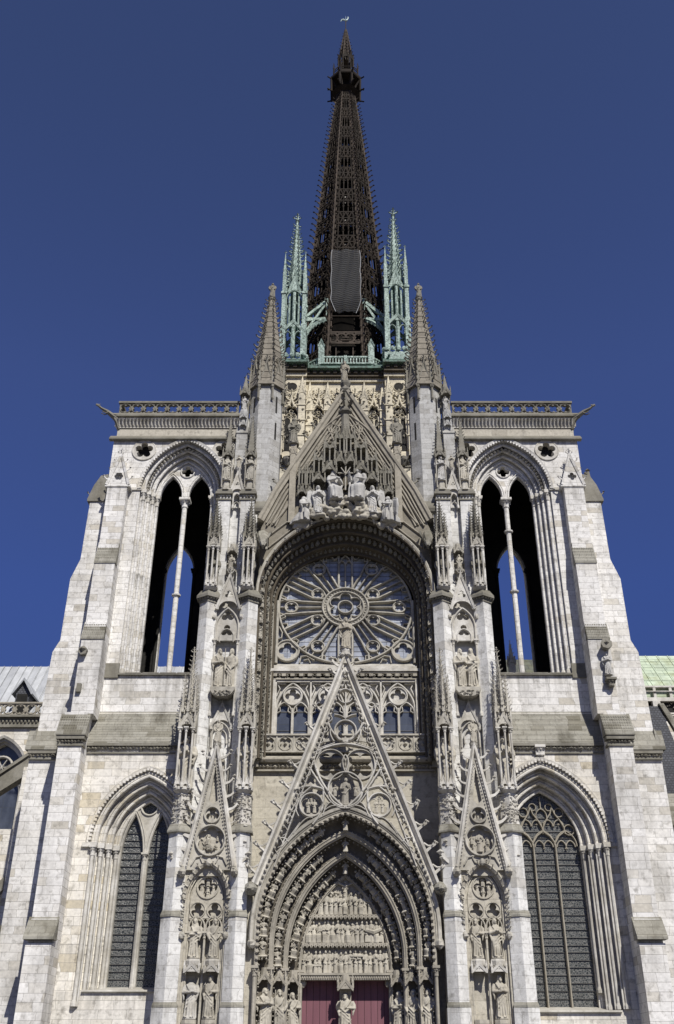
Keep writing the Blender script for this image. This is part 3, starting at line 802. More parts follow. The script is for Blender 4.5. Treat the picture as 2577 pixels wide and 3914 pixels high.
        b = mk(); b.prism_x(pf, xa, xb)
        if crs:
            z0,z1,y0,y1 = crs
            for q in range(6):
                u = (q+.3)/6; y = y0+(y1-y0)*u; z = z0+(z1-z0)*u
                for i in range(12): b.box(xa+.03+(xb-xa-.06)*i/12, xa+.0+(xb-xa-.06)*(i+.8)/12, y-.05, y+.1, z-.05, z+.05)
        build('buttress_slope', b, M['slope'], root)
    b = mk()
    b.box(17.55,19.45,-2.34,-1.6,21.15,21.4)
    leafrow(b, 17.6, 19.4, -2.2, 21.0, .13, .22); b.box(17.6,19.4,-2.2,-1.5,20.72,20.86)
    b.push(T(17.6,0,0)@RZ(-PI/2)); b.pop()
    build('buttress_cornice', b, M['grey'], root)
    b = mk()
    b.prism([(17.2,42.15),(19.0,42.15),(18.12,45.0)], -.45, 0)
    gablet(b, 18.12, -.85, 42.15, 45.0, 1.75, t=.2, ck=.45, nck=3, open_=False, bw=.2, hole=foil(6 if L else 4, 18.12, 42.98, .36, PI/2 if not L else 0))
    b.box(17.1,19.1,-.88,.02,42.0,42.16)
    build('buttress_gablet', b, M['wall'], root)
    # ---- lateral buttress at the corner
    for y0, y1 in ((.5,2.5),(7.5,9.5)):
        b = mk()
        b.prism([(19.1,41.4),(20.5,41.4),(20.55,36.2),(21.1,34.5),(21.12,29.45),(21.55,28.5),(21.7,22.6),(21.72,20.7),(21.95,20.7),(21.95,9.3),(22.4,9.3),(22.5,0),(19.1,0)], y0, y1)
        build('corner_buttress', b, M['wall'], root)
        b = mk()
        b.prism([(19.12,41.4),(20.72,41.4),(20.72,41.62),(20.35,42.9),(19.9,43.8),(19.12,44.0)], y0-.12, y1+.12)
        if not L:
            b.tube([(20.0,y0+.6,43.6),(20.0,y0+.6,44.6)], [.2,.12], 6); bud(b,(20.0,y0+.6,44.75),.22); b.tube([(20.0,y0+.6,44.3),(19.7,y0+.5,44.5)],[.1,.12],5)
        crocket(b, (20.6,y0+.3,42.2), (.9,0,.3), .4)
        build('buttress_cap', b, M['grey'], root)
        b = mk()
        b.prism([(21.69,22.7),(22.25,21.4),(22.25,21.15),(21.69,21.15)], y0-.2, y1+.1)
        b.prism_x([(y0+.01,22.6),(y0-.35,21.35),(y0-.35,21.15),(y0+.01,21.15)], 19.4, 22.25)
        build('buttress_slope', b, M['slope'], root); b = mk()
        b.prism([(21.94,9.9),(22.65,8.9),(22.65,8.7),(21.94,8.7)], y0-.2, y1+.1)
        build('buttress_slope', b, M['slope'], root)
    b = mk()
    b.box(19.35,22.05,.2,.5,20.9,21.15); leafrow(b, 19.4, 22.0, .28, 20.75, .13, .24); b.box(19.35,21.98,.3,.5,20.5,20.64)
    build('corner_cornice', b, M['grey'], root)
    # ---- slope above the lower stage
    b = mk()
    b.prism_x([(.02,23.85),(-.82,21.4),(-.82,21.3),(.02,21.3)], 8.6, 17.8)
    for q in range(6):
        u = (q+.5)/6.2
        for i in range(48): b.box(8.7+9*i/48,8.7+9*(i+.8)/48,-.8+.84*u-.05,-.8+.84*u+.1,21.35+2.45*u-.05,21.35+2.45*u+.05+rnd.uniform(0,.03))
    build('roof_slope', b, M['slope'], root)
    b = mk()
    b.box(8.6,17.75,-.86,-.4,21.12,21.3); b.box(8.6,17.75,-.7,-.4,20.62,20.74)
    leafrow(b, 9.0, 17.7, -.74, 20.95, .14, .23)
    build('cornice', b, M['grey'], root)
    if not L:
        b = mk(); b.box(13.0,13.6,-.85,-.5,20.5,21.1); capital(b, 13.3, -.7, 21.05, .2, .6); b.box(13.1,13.5,-.72,-.58,19.95,20.5)
        build('corbel', b, M['pale'], root)
    # ---- sill below the belfry opening
    b = mk()
    b.box(9.5,16.35,-.2,.05,26.5,26.62); b.box(16.35,17.4,-.12,.05,26.3,27.4)
    for q in range(5): b.box(9.7+q*1.25,10.85+q*1.25,-.22,.4,26.6,26.66)
    build('sill', b, M['grey'], root)
    # ---- lower stage
    w = mk(); cw = 13.25
    z0 = 6.1 if L else 5.0
    wi = 1.78 if L else 2.38
    Ri = 3.97 if not L else 3.37; cc = 1.59; hi = math.sqrt(Ri*Ri-cc*cc)
    Ao = arch(cw, wi+1.62, 14.7, math.sqrt((Ri+1.62)**2-cc*cc), z0, 18)
    w.plate([(8.6,0),(19.14,0),(19.14,21.3),(8.6,21.3)], [Ao], -.6, -.05)
    w.box(8.6,19.13,-.05,9.9,21.31,23.69)
    w.box(18.55,19.12,-.05,9.9,0,21.3); w.box(8.62,9.2,1.4,9.9,0,21.3); w.box(8.6,19.1,9.9,10.2,0,23.7)
    build('lower_wall', w, M['wall_low'], root)
    b = mk()
    Ai = arch(cw, wi, 14.7, hi, z0, 18)
    prof = [(0,1.2),(0,.62)]
    for k in range(4): prof += [(k*.42,.62-k*.4),(k*.42+.38,.62-k*.4)]
    prof += [(1.66,-.64),(1.66,1.2)]
    b.sweep(Ai, prof)
    for k in range(4):
        P = arch(cw, wi+k*.42+.02, 14.7, math.sqrt((Ri+k*.42+.02)**2-cc*cc), None, 16)
        for a, r in ((.04,.11),(.22,.075)): b.roll(P, a, .62-k*.4-.02, r, 8)
    hood = arch(cw, wi+1.66, 14.75, math.sqrt((Ri+1.66)**2-cc*cc), None, 20)
    b.sweep(hood, [(-.02,-.62),(.02,-.74),(.2,-.8),(.28,-.7),(.28,-.55),(-.02,-.55)])
    for x,z,_,_ in resample(hood, .25): b.box(x-.07,x+.09,-.84,-.62,z-.06,z+.1)
    lw = build('lower_window', b, M['wall_low'], root)
    for k in range(4):
        for g in (-1,1):
            c = mk()
            x = cw+g*(wi+k*.42+.12); y = .62-k*.4-.14
            zb = z0+(1.0 if k == 0 else .05) if not L else z0-(.9 if k > 1 else 0)
            column(c, x, y, zb, 14.0, .115, 8); capital(c, x, y, 14.5, .13, .6)
            c.box(x-.24,x+.24,y-.22,y+.2,14.5,14.74)
            if k > 0: c.tube([(x-g*.2,y+.04,zb),(x-g*.2,y+.04,14.1)], .06, 6)
            build('shaft', c, M['pale'], lw)
    c = mk()
    c.box(cw+wi+1.62, cw+wi+1.95+.2, -.78,-.5,14.48,14.74); c.box(cw-wi-2.1, cw-wi-1.62, -.78,-.5,14.48,14.74)
    build('impost', c, M['pale'], lw)
    gl = mk(); gl.plate(arch(cw, wi+.05, 14.7, hi+.05, z0, 12), [], .95, 1.0)
    build('glass', gl, M['stained'], lw)
    t = mk()
    if L:
        outl = arch(cw, wi+.03, 14.7, hi+.03, z0, 14)
        hl = []
        for a in (cw-.90, cw+.90):
            hl.append(arch(a, .72, 14.0, 2.75, z0+.12, 10))
        hl.append(circ(cw,17.35,.5,20))
        t.plate(outl, hl, .62, .93)
        for a in (cw-.90, cw+.90):
            P = arch(a, .80, 14.0, 2.95, z0+.1, 12); t.roll(P, 0, .58, .07); t.roll(P, .13, .55, .05)
        t.bar(circ(cw,17.35,.58,24), .12, .52, .7, True)
        column(t, cw, .52, z0+.05, 14.0, .11, 8); capital(t, cw, .52, 14.25, .12, .4)
        for g in (-1,1): t.tube([(cw+g*1.7,.5,z0),(cw+g*1.7,.5,14.2)], .09, 8)
        build('tracery', t, M['pale'], lw)
    else:
        for x in (cw-.72, cw+.75):
            t.bar([(x,z0),(x,14.9)], .12, .7, .95); t.tube([(x,.68,z0),(x,.68,14.9)], .05, 6)
        wl = [cw-1.47, cw, cw+1.47]
        for x in wl:
            p = arch(x, .72, 14.8, 1.0, None, 8); t.bar(p, .085, .74, .95)
            t.bar(arch(x-.3,.3,14.75,.42,None,5), .08,.76,.95); t.bar(arch(x+.3,.3,14.75,.42,None,5), .08,.76,.95); bud(t,(x,.8,14.65),.1)
        for x in (cw-.72, cw+.75):
            og = [(x-.74,15.6),(x-.7,16.0),(x-.45,16.5),(x-.15,16.9),(x,17.35)]
            t.bar(og, .09, .72, .95); t.bar([(2*x-a,z) for a,z in og], .09, .72, .95)
            t.bar([(x,15.0),(x-.3,15.45),(x-.72,15.75)], .1, .72, .95); t.bar([(x,15.0),(x+.3,15.45),(x+.72,15.75)], .1, .72, .95)
            for a in (-.35,.35): t.bar(arch(x+a,.32,16.1,.42,None,5), .08,.76,.95); bud(t,(x+a,.8,16.2),.09)
        for g in (-1,1): t.bar(circ(cw+g*1.78,15.85,.34,14), .07, .74, .95, True); t.bar(circ(cw+g*1.2,17.0,.3,14), .07, .74, .95, True)
        t.bar(arch(cw,.36,16.75,.5,16.45,6), .07, .74, .95); t.bar([(cw,17.2),(cw,18.0)], .07, .74, .95)
        for g in (-1,1): t.bar([(cw+g*.05,16.3),(cw+g*.36,16.5)], .07, .74, .95); t.bar(circ(cw+g*.55,17.35,.24,12), .06, .76, .95, True)
        build('tracery', t, M['gable'], lw)
    bb = mk()
    z = z0+.7
    k = 0
    while z < 17.2:
        hw = wi if z < 14.7 else max(.1, math.sqrt(max(0,Ri*Ri-(z-14.7)**2))-cc)
        bb.box(cw-hw, cw+hw, .88, .945, z-.01, z+.012 + (.03 if k % 5 == 3 else 0)); z += rnd.uniform(.36,.5); k += 1
    build('saddle_bars', bb, M['bar'], lw)
    b = mk()
    b.prism_x([(.9,z0+.25),(-.1,z0+.02),(-.72,z0),(-.78,z0-.1),(-.55,z0-.2),(.9,z0-.2)], cw-wi-1.0, cw+wi+1.0)
    build('sill', b, M['pale'], lw)
    # stubs of lost carvings on the buttress
    if L:
        b = mk(); b.tube([(18.6,-1.7,27.6),(18.6,-2.1,27.6)],[.3,.34],6); bud(b,(18.6,-2.1,27.7),.28); b.box(18.4,18.7,-1.95,-1.7,24.6,25.2)
        build('broken_corbel', b, M['grey'], root)
    else:
        b = mk(); b.tube([(18.5,-1.7,27.95),(18.5,-2.3,28.05)],[.3,.42],7); bud(b,(18.5,-2.2,28.1),.34); capital(b,18.5,-1.95,25.45,.2,.5)
        build('corbel', b, M['grey'], root)
    return root
TW = {s: tower(s) for s in (-1,1)}

# ================================================================ the two buttress piers beside the portal
def prow(a, b, yb, yf, ya):
    m = (a+b)/2
    return [(a,yb),(a,yf),(m,ya),(b,yf),(b,yb)]
def tabernacle(cx, cy, z0, z1, zc, zt, w, Ms):
    """open shrine of slim columns under a spired canopy; returns columns, canopy, spire meshes"""
    a = MB(Ms); b = MB(Ms); c = MB(Ms)
    h = w/2
    a.lathe(cx, cy, [(h*.7,z0-.3),(h*1.25,z0-.1),(h*1.25,z0+.06),(h*1.05,z0+.12)], 8, rot=PI/8)
    for gx in (-1,1):
        for gy in (-1,1):
            if gy > 0: continue
            x, y = cx+gx*h*.86, cy+gy*h*.86
            column(a, x, y, z0, z1, .075, 6); capital(a, x, y, z1+.12, .09, .3)
    column(a, cx+h*.86, cy+h*.8, z0, z1, .08, 6); column(a, cx-h*.86, cy+h*.8, z0, z1, .08, 6)
    column(a, cx, cy-h*1.12, z0, z1, .07, 6); capital(a, cx, cy-h*1.12, z1+.12, .09, .3)
    for gx in (-.5,.5): gablet(a, cx+gx*h, cy-h*1.15, z0+.1, z0+.75, h*.8, t=.07, ck=.1, nck=2, open_=False)
    canopy(b, cx, cy, z1+.05, zc, w*1.08, tall=True)
    for i in range(22):
        an = rnd.uniform(PI*.95, PI*2.05); q = rnd.uniform(.9,1.15)*h
        bud(b, (cx+q*math.cos(an), cy+q*math.sin(an), rnd.uniform(z1+.3,zc)), .07)
    spirelet(c, cx, cy, zc-.3, zt, h*.72, 4, rot=0, nck=13, ck=.27)
    spirelet(c, cx, cy, zc-.3, zt-.4, h*.62, 4, nck=11, ck=.24, fin=False)
    for gx, gy in ((-1,-1),(1,-1),(0,-1.25),(-1,.6),(1,.6)):
        spirelet(c, cx+gx*h*.8, cy+gy*h*.8, zc-.45, zc+(zt-zc)*(.5 if gx else .62), h*.28, 4, nck=8, ck=.18)
    return a, b, c

def pier(s):
    L = s < 0
    root = thing('buttress_pier', 'left carved buttress pier with gabled niche, its lowest niche pair holding a headless statue' if L else
                 'right carved buttress pier with gabled niche, one of its lowest statue places empty', 'buttress pier', (s*8.6,-1.5,0), 'piers flanking the portal')
    Ms = side(s); mk = lambda: MB(Ms)
    P = [(6.66, 6.1, 7.24), (10.62, 10.0, 11.24)]
    body = mk()
    body.box(6.2,11.1,-1.7,.6,0,15.25); body.box(6.5,10.6,-.9,.6,15.25,31.9); body.box(6.9,10.15,-.55,.3,31.9,41.2)
    for c, a, b in P:
        for z0, z1, e in ((0,5.15,.13),(5.15,10.1,.06),(10.1,15.1,.0)):
            body.prism_z(prow(a-e,b+e,-1.5,-2.42-e,-2.82-e), z0, z1)
        body.prism_z(prow(a,b,-1.0,-2.1,-2.55), 15.3, 15.7)
    for c, a, b in ((7.05,6.42,7.72),(10.02,9.4,10.66)):
        body.prism_z(prow(a,b,.0,-1.45,-1.95), 15.2, 31.85)
    for a, b in ((7.13,8.2),(9.0,10.06)):
        body.box(a,b,-1.05,.2,31.9,41.2); body.box(a-.05,b+.05,-1.2,.2,31.9,33.0)
    build('shaft', body, M['pier'], root)
    st = mk()
    for c, a, b in P:
        for z0, e in ((5.15,.13),(10.1,.1),(15.1,.14)):
            st.prism_z(prow(a-e,b+e,-1.6,-2.42-e,-2.84-e), z0-.12, z0)
            st.prism_z(prow(a-e,b+e,-1.6,-2.42-e,-2.84-e), z0, z0+.42, .82, (c,-1.6))
    build('weathering', st, M['slope'], root)
    cp = mk()
    for a, b in ((6.42,7.72),(9.4,10.66)):
        c = (a+b)/2
        cp.prism_z(prow(a-.08,b+.08,-.9,-1.5,-2.0), 31.5, 31.72); cp.prism_z(prow(a-.26,b+.26,-.9,-1.65,-2.25), 31.84, 32.05)
        cp.prism_z(prow(a-.26,b+.26,-.9,-1.65,-2.25), 32.05, 32.5, .7, (c,-1.2))
        for q in range(9):
            u = q/8; x = a-.16+(b-a+.32)*u; y = -1.6-.5*(1-abs(2*u-1)); bud(cp,(x,y,31.78),.1)
    for a, b in ((7.13,8.2),(9.0,10.06)):
        cp.box(a-.07,b+.07,-1.14,.2,40.6,40.72); cp.box(a-.14,b+.14,-1.24,.25,41.12,41.34); cp.box(a-.05,b+.05,-1.1,.2,41.34,41.6)
        leafrow(cp, a, b, -1.1, 40.92, .12, .24)
    build('capital_moulding', cp, M['grey'], root)
    # carved blocks that carry the tabernacles
    for c, a, b in P:
        q = mk()
        q.prism_z(prow(a+.04,b-.04,-1.2,-2.25,-2.7), 15.35, 17.45)
        for i in range(90):
            u = rnd.random(); x = a+.04+(b-a-.08)*u; y = -2.25-.45*(1-abs(2*u-1))-.02; bud(q, (x,y,rnd.uniform(15.6,17.4)), rnd.uniform(.05,.11))
        for z in (15.5,16.5,17.4): q.prism_z(prow(a,b,-1.2,-2.3,-2.76), z-.05, z+.05)
        build('carved_block', q, M['pale'], root)
    # tabernacles, lower and upper
    for (x, y, z0, z1, zc, zt, w) in ((10.64,-2.35,17.75,21.6,23.3,27.3,1.0),(6.64,-2.35,17.75,21.6,23.3,27.3,1.0),
                                      (9.9,-1.75,32.7,35.75,37.2,40.1,.82),(7.26,-1.75,32.7,35.75,37.2,40.1,.82)):
        a, b, c = tabernacle(x, y, z0, z1, zc, zt, w, Ms)
        tb = build('tabernacle', a, M['pale'], root); build('canopy', b, M['carved'], tb); build('spirelet', c, M['carved'] if z0 < 20 else M['grey'], tb)
        k = mk(); k.box(x-w*.42,x+w*.42,y+w*.3,y+w*.95,z0-.2,zc); build('back_shaft', k, M['shade_dark'], tb)  # dark back, the shade inside the shrine put into its colour
    # crowning pinnacles with niches
    for x in (7.64, 9.46):
        q = mk()
        q.lathe(x,-.75,[(.5,41.55),(.5,41.7),(.36,41.8),(.34,42.35),(.42,42.45)],8,rot=PI/8)
        for gx in (-1,1): q.tube([(x+gx*.36,-1.05,41.8),(x+gx*.36,-1.05,44.6)],.05,5); q.box(x+gx*.38-.07,x+gx*.38+.07,-.7,-.3,41.8,44.8)
        q.box(x-.34,x+.34,-.42,-.2,41.7,45.0)
        pn = build('pinnacle', q, M['carved'], root)
        q = mk(); canopy(q, x, -.75, 44.6, 45.6, .86, tall=False); spirelet(q, x, -.75, 45.3, 48.6, .38, 4, nck=11, ck=.2)
        build('spirelet', q, M['grey'], pn)
    q = mk(); gablet(q, 8.55, -1.0, 41.35, 43.3, 1.05, t=.16, ck=.14, nck=4); q.box(8.2,8.9,-.8,-.4,41.2,42.2); q.lathe(8.55,-.95,[(.08,43.2),(.2,43.5),(.24,43.62)],8)
    for gx in (-.28,.28): column(q, 8.55+gx, -1.0, 39.9, 41.2, .06, 6)
    q.bar(arch(8.55,.3,40.7,.55,40.2,6), .1, -1.05, -.8); q.bar(arch(8.55,.22,40.2,.3,39.9,6), .08, -1.0, -.8)
    build('gablet', q, M['pale'], root)
    q = mk(); q.box(8.1,9.0,-.35,.45,41.2,47.6); q.prism_x([(-.42,47.5),(.5,47.5),(.5,49.6)], 8.06, 9.04)
    q.box(8.18,8.9,-.25,.45,47.6,49.5); q.lathe(8.5,-.3,[(.3,49.2),(.36,49.55),(.36,49.75)],8)
    for z in (48.1,48.9): canopy(q, 8.5, -.25, z, z+.7, .6, tall=False)
    build('flank', q, M['turret'], root)
    q = mk(); canopy(q, 8.5, -.3, 51.2, 52.2, .8, tall=False); q.box(8.16,8.84,-.1,.45,49.5,52.3); spirelet(q, 8.5,-.2,52.1,53.6,.3,4,nck=5,ck=.14)
    build('flank_canopy', q, M['grey'], root)
    # niche with console between the twin shafts
    q = mk()
    q.plate([(7.7,28.7),(9.42,28.7),(9.42,31.9),(7.7,31.9)], [], -1.0, -.93)
    cusp = [foil(3, 8.56, 30.55, .5, PI/2), foil(3, 8.56, 29.35, .48, PI/2)]
    q.plate(arch(8.56,.85,29.6,1.55,28.6,8), cusp, -1.45, -1.2)
    q.bar(arch(8.56,.82,29.6,1.5,28.5,10), .14, -1.6, -1.2); q.bar(arch(8.56,.5,28.9,.6,28.5,8), .1, -1.52, -1.2)
    gablet(q, 8.56, -1.65, 31.0, 33.8, 1.75, t=.2, ck=.2, nck=7, bw=.16)
    for gx in (-.82,.82): column(q, 8.56+gx, -1.5, 23.0, 28.4, .07, 6); capital(q, 8.56+gx, -1.5, 28.6, .09, .35); q.ball((8.56+gx*1.2,-1.6,30.4),(.16,.2,.2),6,5,.15)
    build('upper_gable', q, M['pale'], root)
    q = mk(); q.lathe(8.56,-1.25,[(.15,34.0),(.4,34.15),(.42,34.3)],8); q.box(8.2,8.92,-1.0,-.5,36.0,36.2); canopy(q, 8.56,-1.1,35.75,36.6,.7,tall=False); q.box(7.95,9.15,-.8,-.5,35.1,35.35)
    q.lathe(8.56,-1.3,[(.1,33.5),(.22,33.9),(.3,34.05)],8)
    build('console', q, M['carved'], root)
    q = mk(); q.prism([(7.7,24.95),(9.42,24.95),(9.42,24.75),(9.2,24.45),(8.9,24.3),(8.2,24.3),(7.92,24.45),(7.7,24.75)], -1.95, -.9)
    for i in range(26): bud(q,(rnd.uniform(7.8,9.3),-1.97,rnd.uniform(24.35,24.7)),.09)
    build('statue_console', q, M['carved'], root)
    q = mk(); gablet(q, 8.56, -1.2, 22.3, 24.0, 1.5, t=.16, ck=.14, nck=4, open_=False, bw=.13); q.bar(arch(8.56,.62,21.7,.95,20.9,8),.1,-1.2,-.9); q.bar(arch(8.56,.4,21.6,.6,21.2,8),.08,-1.12,-.9)
    for gx in (-.68,.68): q.ball((8.56+gx,-1.15,22.2),(.13,.15,.17),6,5,.15); column(q,8.56+gx,-1.05,17.,22.0,.06,6)
    build('blind_gablet', q, M['pale'], root)
    # great gable over the lower niche
    g = mk(); tri = [(7.02,12.55),(8.55,20.35),(10.08,12.55)]
    g.sweep(tri, [(-.1,-2.45),(-.1,-2.72),(.02,-2.86),(.16,-2.86),(.2,-2.78),(.3,-2.72),(.3,-2.35),(-.1,-2.35)])
    for x,z,dx,dz in resample([(7.12,12.8),(8.5,19.7)], .22)+resample([(8.6,19.7),(9.98,12.8)], .22): g.octa((x+dz*.03,-2.84,z-dx*.03),(.06,.06,.08))
    gb = build('gable', g, M['pale'], root)
    g = mk()
    for gx in (-1,1):
        for i in range(9):
            u = (i+.6)/9.3; c_ = mk(); crocket(c_, (8.55+gx*(1.53*(1-u)+.28), -2.6, 12.55+7.8*u), (gx*.96,0,.28), .9-.35*u); build('crocket', c_, M['pale'], gb)
    finial(g, 8.55, -2.55, 20.2, .62)
    for gx in (-1.62,1.62): g.ball((8.55+gx,-2.85,12.55),(.26,.42,.3),7,6,.15); g.octa((8.55+gx*1.02,-3.25,12.5),(.14,.2,.16)); g.octa((8.55+gx,-3.0,12.85),(.12,.1,.16))
    g.lathe(8.55,-2.55,[(.1,20.3),(.26,20.6),(.3,20.75)],8)
    build('finial', g, M['carved'], gb)
    g = mk()
    big = foil(6,8.55,14.48,.86,PI/2,a=.58,b=.42); sm = foil(3,8.55,16.1,.44,PI/2)
    slit = [(8.27,17.0),(8.55,16.75),(8.83,17.0),(8.55,19.2)]
    g.plate([(7.1,12.75),(8.55,20.1),(10.0,12.75)]+arch(8.55,1.3,11.2,1.95,None,8)[::1][5:12], [big,sm,slit], -2.6, -2.42) if False else g.plate([(7.12,12.7),(8.55,20.1),(9.98,12.7),(9.3,12.7),(8.55,13.35),(7.8,12.7)], [big,sm,slit], -2.6, -2.42)
    g.bar(circ(8.55,14.48,.93,28), .12, -2.78, -2.55, True); g.bar(circ(8.55,16.06,.5,20), .1, -2.76, -2.55, True)
    for gx in (-1,1):
        g.bar([(8.55+gx*1.1,13.0),(8.55+gx*.85,13.45),(8.55+gx*.45,13.55)], .09,-2.72,-2.55); g.bar([(8.55+gx*.4,13.1),(8.55+gx*.55,13.4),(8.55+gx*.4,13.65)], .07,-2.7,-2.55)
    build('tracery', g, M['carved'], gb)
    g = mk()
    g.box(7.25,9.85,-2.3,-1.7,12.4,16.5); g.box(8.05,9.05,-2.3,-1.7,16.5,19.8)
    build('backing', g, M['niche'], gb)
    g = mk()
    sd_ = 11 if L else 12
    if L:
        figure(g, T(8.35,-2.35,14.0)@Matrix.Rotation(.9,4,'Y')@Matrix.Diagonal((.9,.6,1.1,1)), sd_, 1)
        figure(g, T(8.75,-2.35,14.3)@Matrix.Diagonal((.7,.6,.8,1)), sd_+1, 1); figure(g, T(8.15,-2.35,14.5)@Matrix.Diagonal((.6,.6,.6,1)), sd_+2)
        for i in range(14): bud(g,(8.55+rnd.uniform(-.55,.55),-2.42,13.95+rnd.uniform(0,.25)),.09)
    else:
        figure(g, T(8.55,-2.35,13.85)@Matrix.Diagonal((1.2,.8,1.25,1)), sd_)
        for gx in (-.5,.5):
            figure(g, T(8.55+gx,-2.35,14.3)@Matrix.Diagonal((.6,.6,.55,1)), sd_+3, 1); figure(g, T(8.55+gx*.8,-2.35,13.9)@Matrix.Diagonal((.6,.6,.5,1)), sd_+4, 1)
    for gx in (-.2,0,.2): figure(g, T(8.55+gx,-2.35,15.8)@Matrix.Diagonal((.6,.5,.5,1)), sd_+5+int(gx*10))
    build('medallion_relief', g, M['niche'], gb)
    # lower niche
    w = mk()
    A = arch(8.6,1.22,11.0,1.95,.3,10)
    w.plate([(7.2,.2),(10.05,.2),(10.05,13.1),(7.2,13.1)], [A], -2.38, -2.1)
    w.sweep(arch(8.6,1.0,11.0,1.75,.3,12), [(0,-1.7),(0,-2.0),(.09,-2.0),(.09,-2.2),(.2,-2.2),(.2,-2.36),(.3,-2.36),(.3,-1.7)])
    hd = arch(8.6,1.3,11.05,2.05,None,14)
    w.sweep(hd, [(-.04,-2.35),(-.04,-2.55),(.1,-2.66),(.2,-2.6),(.2,-2.35)])
    for k in range(2):
        for gx in (-1,1): w.tube([(8.6+gx*(1.1+.14*k),-2.15-.16*k,.3),(8.6+gx*(1.1+.14*k),-2.15-.16*k,11.0)],.05,6)
    nc = build('niche', w, M['niche'], root)
    b = mk(); b.box(7.2,10.0,-1.74,-1.66,.2,13.2); build('back_wall', b, M['niche'], nc)
    c = mk()
    for x,z,dx,dz in resample(hd, .42): crocket(c, (x,-2.62,z), (-dz*.8,-.55,dx*.4), .3)
    for gx in (-1.3,1.3):
        for i in range(7): crocket(c, (8.6+gx, -2.5, 9.3+i*.28), (gx*.5,-.8,0), .26)
        c.ball((8.6+gx*1.02,-2.55,8.95),(.2,.22,.22),6,5,.2)
    c.ball((8.6,-2.68,13.15),(.2,.2,.24),6,5,.2)
    build('crockets', c, M['carved'], nc)
    t = mk()
    heads = [foil(3, 8.6+gx*.52, 10.35, .48, PI/2, a=.6, b=.42) for gx in (-1,1)]
    outl = arch(8.6,1.02,11.0,1.77,9.95,10)
    t.plate(outl, heads+[foil(4,8.6,11.75,.6,0,a=.58,b=.42)], -2.12, -1.95)
    t.bar(circ(8.6,11.75,.66,24), .12, -2.2, -2.0, True)
    for gx in (-.52,.52):
        t.bar(arch(8.6+gx,.48,9.45,.62,9.0,10), .1, -2.18, -1.9); t.bar(circ(8.6+gx,10.42,.46,18), .09, -2.18, -1.95, True)
        for q in (-1,1): t.bar([(8.6+gx+q*.46,9.3),(8.6+gx+q*.25,9.5),(8.6+gx+q*.3,9.8),(8.6+gx+q*.46,9.9)], .07, -2.14,-1.92)
    for x in (8.6-1.0, 8.6, 8.6+1.0): column(t, x, -2.08, .4, 8.85, .075, 6); capital(t, x, -2.08, 9.15, .1, .35)
    build('tracery', t, M['niche'], nc)
    f = mk()
    for i in range(5):
        dx, dz = [(0,0),(.36,0),(-.36,0),(0,.36),(0,-.36)][i]
        figure(f, T(8.6+dx,-1.98,11.75-.26+dz)@Matrix.Diagonal((.7,.6,.55,1)), 40+i+(9 if L else 0), i % 2)
    build('roundel_relief', f, M['niche'], nc)
    for gx in (-.6,.58):
        q = mk(); q.lathe(8.6+gx,-2.1,[(.2,7.1),(.42,7.3),(.46,7.55),(.42,7.66)],8,rot=PI/8); canopy(q, 8.6+gx, -2.1, 6.92, 7.62, .92, tall=False)
        build('console', q, M['pale'], nc)
        q = mk(); q.lathe(8.6+gx,-2.1,[(.3,.4),(.3,4.0),(.46,4.2),(.46,4.42)],8,rot=PI/8); build('pedestal', q, M['niche'], nc)
    return root
PIER = {s: pier(s) for s in (-1,1)}

